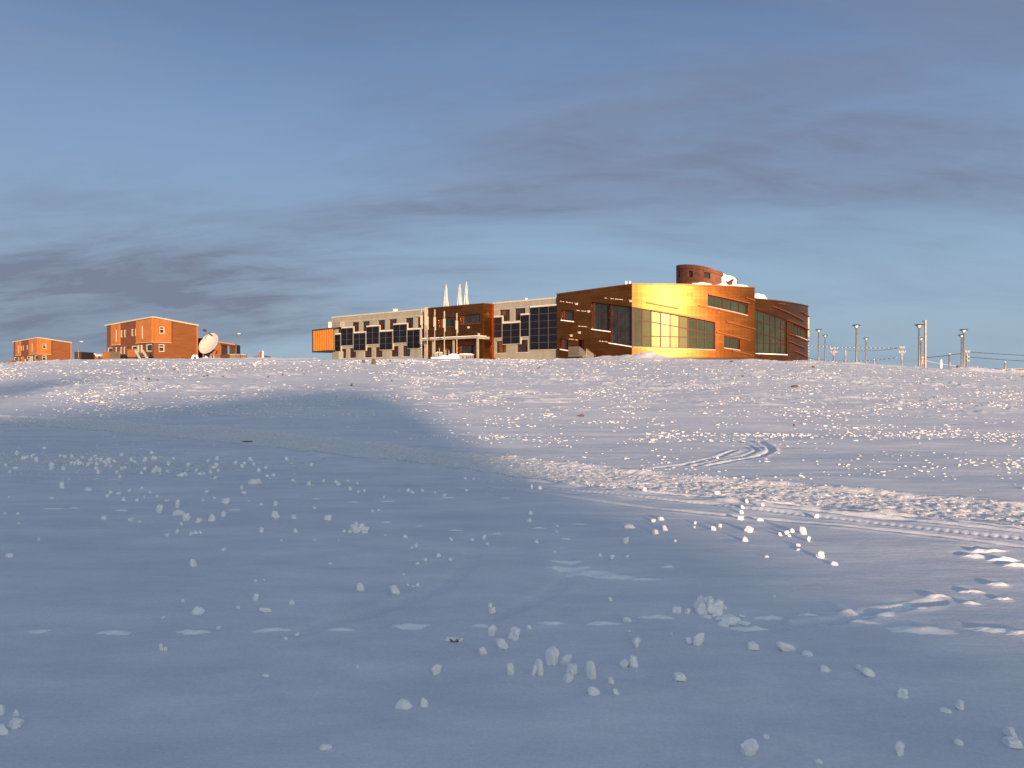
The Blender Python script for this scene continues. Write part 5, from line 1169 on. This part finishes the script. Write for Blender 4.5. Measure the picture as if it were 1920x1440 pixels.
HERO = [(1035, 1254, 26, 35, 'block', 'tallest upright snow clump of the foreground group', 0, 0), (1055, 1253, 17, 27, 'block', 'snow clump leaning right against the tallest upright clump', .45, 0), (1011, 1269, 20, 30, 'block', 'thick upright snow clump left of the tallest one', 0, 0), (998, 1269, 9, 22, 'block', 'thin snow clump leaning on the left of the thick upright one', .35, 0),
    (1071, 1269, 24, 19, 'round', 'rounded upper snow clump stacked right of the tallest upright one', 0, 0), (1064, 1281, 20, 14, 'round', 'lower snow clump of the stacked pair right of the tallest one', 0, 0), (1108, 1280, 21, 35, 'block', 'upright flat-sided snow clump at the right end of the foreground group', 0, 0), (957, 1268, 14, 22, 'block', 'narrow mushroom-like snow clump at the left end of the foreground group', 0, 0),
    (921, 1199, 18, 20, 'block', 'wedge-shaped snow clump left of the pair above the upright group', .1, 0), (962, 1204, 22, 23, 'round', 'humped snow clump above the upright group', .15, 0), (941, 1221, 24, 18, 'round', 'egg-shaped snow clump between the wedge and the upright group', 0, 0), (905, 1233, 17, 14, 'block', 'small blocky snow clump left of the egg-shaped one', 0, 0), (818, 1268, 21, 18, 'block', 'blocky snow clump alone left of the upright group', 0, 0),
    (1112, 1307, 26, 13, 'cone', 'low cone of snow below the upright group', 0, 0), (1155, 1306, 13, 10, 'round', 'small snow clump right of the low cone', 0, 0), (1146, 1287, 12, 12, 'round', 'small snow clump just right of the upright group', 0, 0), (1193, 1220, 17, 18, 'block', 'upright snow clump right of and above the upright group', 0, 0), (1172, 1257, 18, 14, 'block', 'left half of the arched snow clump right of the upright group', -.3, 0), (1185, 1258, 20, 21, 'round', 'right half of the arched snow clump right of the upright group', .3, 0),
    (1276, 1281, 26, 13, 'round', 'dark-bottomed snow clump at centre right of the foreground', 0, 0), (922, 1154, 15, 12, 'round', 'snow clump under a smaller one, above the wedge', 0, 0), (919, 1145, 9, 9, 'round', 'small snow clump perched on another, above the wedge', 0, 0), (740, 1118, 19, 17, 'round', 'big round snow ball on smooth shaded snow left of the tracks', 0, 0), (676, 1112, 16, 15, 'round', 'roundish snow clump left of the big round ball', 0, 0),
    (757, 1330, 34, 15, 'cone', 'broad low snow mound near the bottom centre-left', 0, 0), (795, 1327, 16, 15, 'cone', 'pointed snow clump beside the broad low mound', 0, 0), (363, 1064, 14, 14, 'round', 'chunky snow clump alone in the left foreground', 0, 0), (372, 1157, 25, 13, 'cone', 'triangular snow cone in the left foreground', 0, 0), (497, 1153, 25, 8, 'slab', 'log-shaped snow piece in the left foreground', .35, 0), (479, 1129, 12, 12, 'round', 'snow clump above the log-shaped piece', 0, 0), (547, 1136, 12, 9, 'cone', 'small snow cone right of the log-shaped piece', 0, 0), (302, 1222, 7, 15, 'block', 'thin upright sliver of snow in the lower left', 0, 0), (310, 1223, 8, 7, 'round', 'small snow ball beside the thin upright sliver', 0, 0),
    (28, 1374, 27, 15, 'round', 'oval snow clump at the bottom left corner', 0, 0), (3, 1382, 24, 20, 'round', 'low snow clump cut by the left edge of the view', 0, 0), (1, 1346, 14, 20, 'block', 'upright snow clump cut by the left edge of the view', 0, 0), (30, 1346, 12, 13, 'cone', 'small pointed snow clump above the oval one at bottom left', 0, 0),
    (1405, 1422, 34, 31, 'block', 'biggest snow boulder at the bottom right', 0, 0), (1391, 1417, 10, 14, 'block', 'small snow piece leaning on the biggest snow boulder', .2, 0), (1436, 1391, 14, 8, 'flat', 'small snow clump above the biggest snow boulder', 0, 0), (1688, 1427, 19, 26, 'block', 'upright snow clump at the bottom right, between the boulder and the corner', -.1, 0), (1797, 1405, 18, 10, 'flat', 'low snow clump near the bottom right corner', 0, 0), (1893, 1394, 28, 18, 'round', 'broken snow chunk at the right edge near the bottom', .4, 0), (1902, 1413, 34, 16, 'round', 'wide snow chunk under the broken one at the right edge', 0, 0), (1535, 1441, 16, 7, 'flat', 'snow clump cut by the bottom edge of the view', 0, 0),
    (1307, 1214, 22, 25, 'block', 'tall hooked snow clump below the trampled heap', .2, 0), (1292, 1213, 16, 12, 'round', 'low piece at the left of the hooked snow clump', 0, 0), (1413, 1222, 24, 13, 'round', 'egg-like snow clump left of the leaning slab', 0, 0), (1470, 1226, 44, 16, 'slab', 'leaning plate of snow right of the egg-like clump', .55, .3), (1513, 1233, 22, 9, 'flat', 'flat snow clump right of the leaning plate', 0, 0), (1546, 1267, 22, 11, 'cone', 'low pointed snow clump below the leaning plate', 0, 0), (1626, 1276, 28, 13, 'cone', 'sloping snow clump in the lower right', .2, 0), (1608, 1260, 12, 9, 'round', 'small snow clump touching the sloping one', 0, 0), (1691, 1316, 22, 16, 'round', 'dark-sided snow clump in the lower right', 0, 0), (1796, 1338, 18, 18, 'round', 'snow clump above the right corner chunks', .6, 0), (1772, 1341, 24, 7, 'flat', 'flat snow scrap left of the clump above the corner chunks', 0, 0),
    (1537, 1048, 16, 13, 'round', 'sunlit round snow ball below the tread marks', 0, 0), (1564, 1060, 15, 7, 'cone', 'sunlit snow cone just right of the sunlit round ball', 0, 0), (1505, 1003, 15, 14, 'block', 'brightest sunlit snow block below the tyre tracks', 0, 0), (1397, 1016, 12, 9, 'cone', 'sunlit snow clump left of the brightest block', 0, 0), (1516, 1017, 9, 9, 'block', 'spiky sunlit snow bit below the brightest block', 0, 0), (1402, 998, 17, 11, 'round', 'sunlit snow clump under the tracks, left of the brightest block', .3, 0), (1246, 995, 11, 10, 'round', 'snow clump with a lit top at the edge of the shadow', 0, 0), (1230, 1002, 12, 9, 'round', 'snow clump left of the lit-topped one at the edge of the shadow', 0, 0), (1180, 991, 22, 7, 'flat', 'long low snow clump at the edge of the shadow', 0, 0), (1172, 1019, 12, 13, 'block', 'knobbly snow clump below the long low one', .2, 0), (1012, 917, 9, 8, 'cone', 'lit snow cone at the lower edge of the road', 0, 0), (997, 915, 5, 8, 'block', 'slim lit snow clump left of the lit cone by the road', 0, 0), (1208, 921, 8, 8, 'round', 'lit snow clump at the lower road edge, right of the lit cone', 0, 0), (1531, 972, 10, 8, 'block', 'lit snow cube between tracks at the right', 0, 0), (995, 964, 9, 8, 'cone', 'upper one of two stacked snow cones right of centre', 0, 0), (993, 977, 9, 7, 'cone', 'lower one of two stacked snow cones right of centre', 0, 0),
    (476, 908, 26, 10, 'round', 'oval snow lump below the left part of the road', 0, 0), (116, 909, 10, 7, 'cone', 'snow cone at far left below the rubble band', 0, 0), (117, 916, 9, 7, 'round', 'snow ball under the cone at far left', 0, 0), (195, 977, 10, 8, 'round', 'snow ball alone at left below the short dashes', 0, 0), (423, 945, 18, 10, 'round', 'flat-topped snow clump left of the round pair', 0, 0), (516, 948, 11, 8, 'round', 'upper one of the round pair left of the rubble heap', 0, 0), (517, 971, 15, 14, 'round', 'lower bigger one of the round pair left of the rubble heap', 0, 0), (551, 973, 9, 8, 'round', 'small snow clump right of the round pair', 0, 0), (614, 976, 17, 10, 'round', 'snow clump just left of the rubble heap', 0, 0), (490, 996, 9, 9, 'round', 'snow clump below the round pair', 0, 0), (554, 997, 9, 8, 'round', 'snow clump below and right of the round pair', 0, 0), (398, 976, 14, 14, 'cone', 'peaked snow clump right of the broken snow cluster', 0, 0), (419, 968, 9, 10, 'block', 'small snow block right of the peaked clump', 0, 0), (349, 976, 14, 16, 'block', 'biggest piece of the broken snow cluster at left', .1, 0), (296, 963, 15, 16, 'block', 'tilted left piece of the broken snow cluster', .4, 0), (331, 953, 8, 16, 'block', 'curled thin piece atop the broken snow cluster', .3, 0), (336, 967, 24, 10, 'flat', 'low middle piece of the broken snow cluster', 0, 0), (372, 978, 16, 8, 'round', 'right lower piece of the broken snow cluster', 0, 0), (340, 983, 6, 6, 'round', 'small snow bit below the broken snow cluster', 0, 0)]
for px, py, w_, h_, kd, lb, tl, ln in HERO: clump(px, py, w_, h_, kd, lb, tilt=tl, lean=ln)
MORE = [(17, 1047, 14, 8), (410, 1186, 9, 8), (306, 1163, 8, 5), (343, 1133, 10, 6), (446, 1144, 8, 5), (419, 1034, 10, 5), (479, 1091, 6, 5), (495, 1090, 5, 3), (73, 1014, 5, 4), (527, 1014, 5, 4), (557, 1195, 8, 8), (536, 1203, 8, 5), (619, 1061, 7, 4), (499, 1273, 14, 5), (610, 1409, 26, 8), (670, 1257, 8, 5), (757, 1081, 6, 5), (783, 1101, 9, 7), (775, 1102, 5, 4), (764, 1101, 6, 5), (823, 1048, 9, 7), (844, 1053, 10, 5), (797, 1053, 8, 5), (783, 1060, 9, 4), (760, 1008, 9, 6), (780, 1028, 9, 7), (772, 1030, 6, 4), (845, 1014, 8, 6), (886, 1012, 8, 5), (907, 1013, 9, 8), (914, 1022, 7, 4), (1006, 1018, 9, 6), (1125, 1046, 8, 7), (1147, 1050, 14, 8), (1176, 1048, 9, 5), (1144, 1129, 9, 7), (992, 1186, 11, 9), (1176, 1169, 18, 8), (1268, 1153, 20, 10), (1180, 1187, 6, 3), (1259, 1194, 6, 5), (1266, 1017, 6, 5), (1437, 1046, 9, 4), (1452, 1120, 7, 4), (1497, 1026, 9, 5), (1498, 1034, 12, 4), (1475, 1003, 10, 7), (1463, 1006, 8, 6), (1485, 1000, 9, 7), (1425, 978, 14, 5), (1345, 926, 14, 7), (1390, 965, 8, 7), (1338, 995, 10, 8), (1303, 982, 6, 5), (1350, 988, 7, 6), (1302, 989, 5, 4), (1240, 975, 12, 7), (1225, 978, 10, 6), (1388, 975, 12, 7), (1475, 1003, 9, 6), (1480, 1008, 7, 5), (1345, 861, 6, 4),
    (9, 968, 6, 5), (34, 968, 6, 4), (97, 937, 7, 5), (99, 936, 6, 4), (17, 935, 6, 4), (166, 921, 14, 6), (35, 985, 5, 3), (72, 1013, 5, 4), (243, 922, 8, 4), (202, 933, 8, 6), (208, 927, 8, 6), (222, 929, 9, 6), (266, 917, 6, 4), (271, 935, 6, 6), (281, 924, 5, 4), (294, 933, 5, 5), (313, 940, 10, 3), (232, 940, 9, 7), (257, 941, 8, 5), (245, 978, 10, 6), (262, 980, 10, 4), (333, 996, 7, 5), (331, 998, 5, 4), (313, 1004, 9, 5), (358, 1002, 9, 6), (367, 1000, 10, 7), (376, 998, 6, 5), (387, 923, 8, 5), (380, 940, 5, 6), (402, 935, 5, 4), (453, 916, 7, 7), (457, 924, 12, 5), (467, 940, 6, 3), (501, 893, 6, 5), (513, 891, 8, 6), (506, 897, 7, 2), (490, 948, 7, 5), (549, 902, 10, 6), (589, 954, 7, 5), (607, 902, 6, 6), (634, 909, 8, 6), (670, 906, 5, 4), (683, 921, 6, 5), (652, 902, 5, 4), (698, 960, 6, 6), (710, 958, 6, 4), (672, 923, 5, 4), (720, 933, 4, 5), (765, 921, 8, 6), (773, 924, 8, 5), (792, 921, 6, 5), (815, 926, 5, 5), (833, 931, 8, 6), (748, 920, 4, 4), (875, 921, 7, 4), (872, 899, 6, 5), (888, 900, 6, 4), (722, 1004, 6, 4), (635, 1014, 4, 3), (528, 1014, 4, 3), (590, 1013, 10, 3), (1045, 987, 5, 5), (1044, 999, 5, 5), (1040, 1036, 6, 4), (1392, 954, 9, 7), (1400, 947, 7, 7), (1430, 955, 6, 5)]
for px, py, w_, h_ in MORE:
    kd = 'flat' if h_ < .5 * w_ else random.choice(('round', 'round', 'cone', 'block')); clump(px, py, w_, h_, kd, zone(px, py, w_, h_, kd))
# thin patches of fresh drift on the hard crust
def drift_mesh(seed):
    n, m = 12, 56; vs = [(0, 0, .8)]; fs = []; r_ = random.Random(seed); ph = [r_.uniform(0, 6) for _ in range(8)]
    for i in range(1, n + 1):
        for j in range(m):
            a = 2 * math.pi * j / m; r = i / n; o = .5 * (1 + .16 * math.sin(2 * a + ph[0]) + .12 * math.sin(3 * a + ph[1]) + .09 * math.sin(7 * a + ph[2]) + .06 * math.sin(13 * a + ph[3]))
            vs.append((o * r * math.cos(a), o * r * math.sin(a), (1 - r * r) ** 2 * (.8 + .25 * math.sin(9 * r * math.cos(a) + ph[4]) * math.sin(5 * r * math.sin(a) + ph[5])) - .05 * r))
    for j in range(m): fs.append((0, 1 + j, 1 + (j + 1) % m))
    for i in range(n - 1):
        for j in range(m): a = 1 + i * m + j; b = 1 + i * m + (j + 1) % m; fs.append((a, a + m, b + m, b))
    return mesh_from('drift_patch', vs, fs, True)
DR = [drift_mesh(500 + i) for i in range(5)]
for me in DR: me.materials.append(M['drift'])
for k, (px, py, ln, h) in enumerate(STREAKS):
    x, y = gp(px, py); s_ = y / F; hh = .008 + .10 * h; src = DR[k % 5]; q = random.uniform(-.05, .1); wx, wy = ln * s_ * 1.3, max(.06, ln * s_ * .5); z0 = gz(x, y)
    co = np.array([tuple(v.co) for v in src.vertices]); X = co[:, 0] * wx; Y = co[:, 1] * wy; X, Y = X * math.cos(q) - Y * math.sin(q), X * math.sin(q) + Y * math.cos(q)
    Zg = G(X + x, Y + y) - z0 + co[:, 2] * hh                      # draped over the ground it lies on
    me = mesh_from('drift_patch', np.stack([X, Y, Zg], 1).tolist(), [tuple(p.vertices) for p in src.polygons], True); me.materials.append(M['drift'])
    o = bpy.data.objects.new('drift_patch', me); C.objects.link(o); o.location = (x, y, z0)
    pos = 'in the row of dashes across the shaded foreground' if 1155 < py < 1192 and px < 1260 else 'among the footprints at right' if px > 1380 and py > 1090 else 'in the broken crust at right below the tracks' if px > 1700 else 'in the pale streaks centre right' if py > 1040 else 'on the smooth shaded snow below the road'
    size = 'short' if ln < 24 else 'mid-length' if ln < 48 else 'long'
    tag(o, f'{size} thin white drift patch {pos}', 'snow patch', 'thin drift patches')
# rubble heaps: many small bits frozen into one lump
def heap(px, py, wpx, hpx, n, lb, seed):
    rs = random.Random(seed); x, y = gp(px, py); s = y / F; m = MB(); base = (x, y, gz(x, y)); srcs = CL['round'] + CL['block']
    for i in range(n):
        me = srcs[i % len(srcs)]; t = rs.gauss(0, .33); t = max(-1, min(1, t)); k = (1 - abs(t)); w_ = wpx * s * rs.uniform(.10, .26) * (.5 + k * .7); h_ = hpx * s * rs.uniform(.25, .9) * (.25 + k * .75)
        cx = x + t * wpx * .5 * s; cy = y + .25 * wpx * s + rs.uniform(-.22, .22) * wpx * s; rot = Matrix.Rotation(rs.uniform(0, 6), 3, 'Z') @ Matrix.Rotation(rs.uniform(-.4, .4), 3, 'X')
        gz_ = base[2] - .15 * h_
        m.add([rot @ Vector((v.co.x * w_, v.co.y * w_, v.co.z * h_)) + Vector((cx, cy, gz_)) for v in me.vertices], [tuple(p.vertices) for p in me.polygons])
    o = obj('snow_rubble', m, M['snow'], None, True, origin=base); tag(o, lb, 'snow rubble', 'heaps of broken snow')
heap(668, 999, 62, 30, 16, 'heap of broken snow in the shade left of centre', 1)
heap(1335, 1157, 92, 42, 34, 'trampled heap of broken snow right of centre in the foreground', 2)
heap(1375, 1176, 120, 12, 20, 'low trail of snow scraps right of the trampled heap', 3)
heap(288, 884, 34, 18, 14, 'jagged snow rubble below the left part of the road', 4)
heap(338, 893, 30, 12, 10, 'low snow rubble right of the jagged rubble', 5)
heap(375, 890, 24, 9, 8, 'flat snow rubble two steps right of the jagged rubble', 6)
heap(200, 864, 28, 12, 12, 'snow rubble beside the road at the far left, right of the spiked one', 7)
heap(135, 872, 40, 12, 16, 'spread snow rubble at the far left under the road', 8)
heap(95, 880, 16, 14, 8, 'spiked snow rubble at the far left', 9)
heap(27, 880, 22, 8, 8, 'small snow rubble at the left edge under the road', 10)
heap(168, 864, 14, 14, 8, 'tall narrow snow rubble left of the rubble beside the road', 11)

# the next largest crumbs one by one, then all the small crumbs as one
COUNT = cnt
small = []                                   # (px, py, w, h)
rs = random.Random(5)
def dens(px, py):
    if py < 690: return .75
    if py < 770: return 1.0
    if py < 800: return .45 if px < 800 else .55
    if py < 830: return .22 if px < 900 else .75
    if py < 900: return .45 if px < 420 else .04 if px < 1000 else .16
    return .10
pts = []
while len(pts) < 9500:
    px = rs.uniform(-60, 1980); py = 676 + 250 * rs.random() ** 1.75
    nz = float(fbm(np.array([px * .011 + py * .02]), np.array([py * .11]), 91, 4)[0]); nz = .34 + 2.6 * nz
    if py < 700: nz = max(nz, .3)
    if px > 1250 and py < 790: nz *= .55
    if rs.random() > dens(px, py) * max(nz, .04): continue
    ylo = np.interp(px, [0, 480, 960, 1460, 1920], [797, 835, 895, 950, 992]); yhi = np.interp(px, [0, 480, 960, 1460, 1920], [778, 806, 857, 910, 950])
    if yhi - 2 < py < ylo + 1: continue
    w_ = 1.0 + 2.6 * rs.random() ** 3 + (py - 676) * .014 * rs.random(); pts.append((px, py, w_))
# rubble line across the lit slope at right and the rough bands in the shade
for x0, x1, y0, dy, n in ((1210, 1560, 816, 5, 90), (1560, 1920, 818, 7, 130), (1440, 1520, 816, 4, 40), (1690, 1800, 812, 9, 60), (1880, 1925, 872, 12, 30), (1560, 1920, 872, 14, 60), (1640, 1890, 762, 8, 80), (1450, 1700, 775, 8, 40), (380, 720, 778, 5, 90), (230, 560, 763, 7, 80), (0, 330, 862, 14, 230), (180, 420, 880, 12, 120), (150, 620, 872, 16, 110), (540, 660, 905, 10, 22), (830, 960, 903, 5, 20)):
    for _ in range(n): pts.append((rs.uniform(x0, x1), y0 + rs.gauss(0, dy * .5), rs.uniform(1.8, 4.8) * (1 if y0 < 850 else 1.55 if x1 < 700 else 1.1)))
# ice grit along the road and its shoulders
for _ in range(1500):
    px = rs.uniform(700, 1960) if rs.random() < .8 else rs.uniform(-40, 900); t = rs.random() * 1.06 - .03
    ylo = np.interp(px, [0, 480, 960, 1460, 1920], [797, 835, 895, 950, 992]); yhi = np.interp(px, [0, 480, 960, 1460, 1920], [778, 806, 857, 910, 950])
    pts.append((px, yhi + (ylo - yhi) * t, rs.uniform(1.6, 4.2)))
pts.sort(key=lambda p: -p[2])
left = max(0, 298 - COUNT)
for px, py, w_ in pts[:left]:
    kd = rs.choice(('round', 'block', 'cone', 'round')); hh = w_ * rs.uniform(.7, 1.15); clump(px, py, w_, hh, kd, zone(px, py, w_, hh, kd))
def crumbs():
    srcs = []
    for i in range(6):
        me = chunk_mesh('crumb', 400 + i, 1, 6, .10, -.15); co = np.empty(len(me.vertices) * 3); me.vertices.foreach_get('co', co)
        srcs.append((co.reshape(-1, 3), np.array([tuple(p.vertices) for p in me.polygons]))); bpy.data.meshes.remove(me)
    V = []; Fc = []; off = 0; rest = pts[left:]; P = np.array([gp(a, b) for a, b, _ in rest]); Zs = G(P[:, 0], P[:, 1])
    for (a, b, w_), (x, y), z in zip(rest, P, Zs):
        co, fs = srcs[rs.randrange(6)]; s = w_ / F * y; q = rs.uniform(0, 6.28); c_, s_ = math.cos(q), math.sin(q)
        sx = s * rs.uniform(.8, 2.2); h = s * rs.uniform(.15, .55); q = q * .25 - .8; c_, s_ = math.cos(q), math.sin(q); X = co[:, 0] * sx; Y = co[:, 1] * s
        V.append(np.stack([X * c_ - Y * s_ + x, X * s_ + Y * c_ + y, co[:, 2] * h + z - .12 * h], 1)); Fc.append(fs + off); off += len(co)
    V = np.concatenate(V); Fc = np.concatenate(Fc)
    me = bpy.data.meshes.new('snow_crumbs'); me.vertices.add(len(V)); me.vertices.foreach_set('co', V.astype(np.float32).ravel()); me.loops.add(Fc.size); me.loops.foreach_set('vertex_index', Fc.astype(np.int32).ravel())
    me.polygons.add(len(Fc)); me.polygons.foreach_set('loop_start', np.arange(0, Fc.size, 3, dtype=np.int32)); me.update(calc_edges=True); me.materials.append(M['crumb'])
    o = bpy.data.objects.new('snow_crumbs', me); C.objects.link(o); tag(o, 'countless small snow crumbs strewn over slope and road', 'snow crumbs', kind='stuff')
crumbs()
# tuft of dry grass poking out by the foreground clumps
def tuft():
    x, y = gp(851, 1207); z = gz(x, y); t = thing('grass_tuft', 'small brown tuft of dry grass in a snow hollow, left of the wedge clump', 'grass tuft', (x, y, z)); m = MB()
    for i in range(16):
        a = random.uniform(0, 6.28); r = random.uniform(0, .035); p = (x + r * math.cos(a), y + .4 * r * math.sin(a), z - .01); m.tube(p, (p[0] + random.uniform(-.03, .03), p[1] - random.uniform(0, .02), z + random.uniform(.006, .03)), .0025, .001, 4)
    obj('blades', m, M['dry_grass'], t); m = MB(); lump(m, (x, y + .03, z), (.055, .03, .016), 3); obj('snow_lip', m, M['snow'], t, True)
tuft()
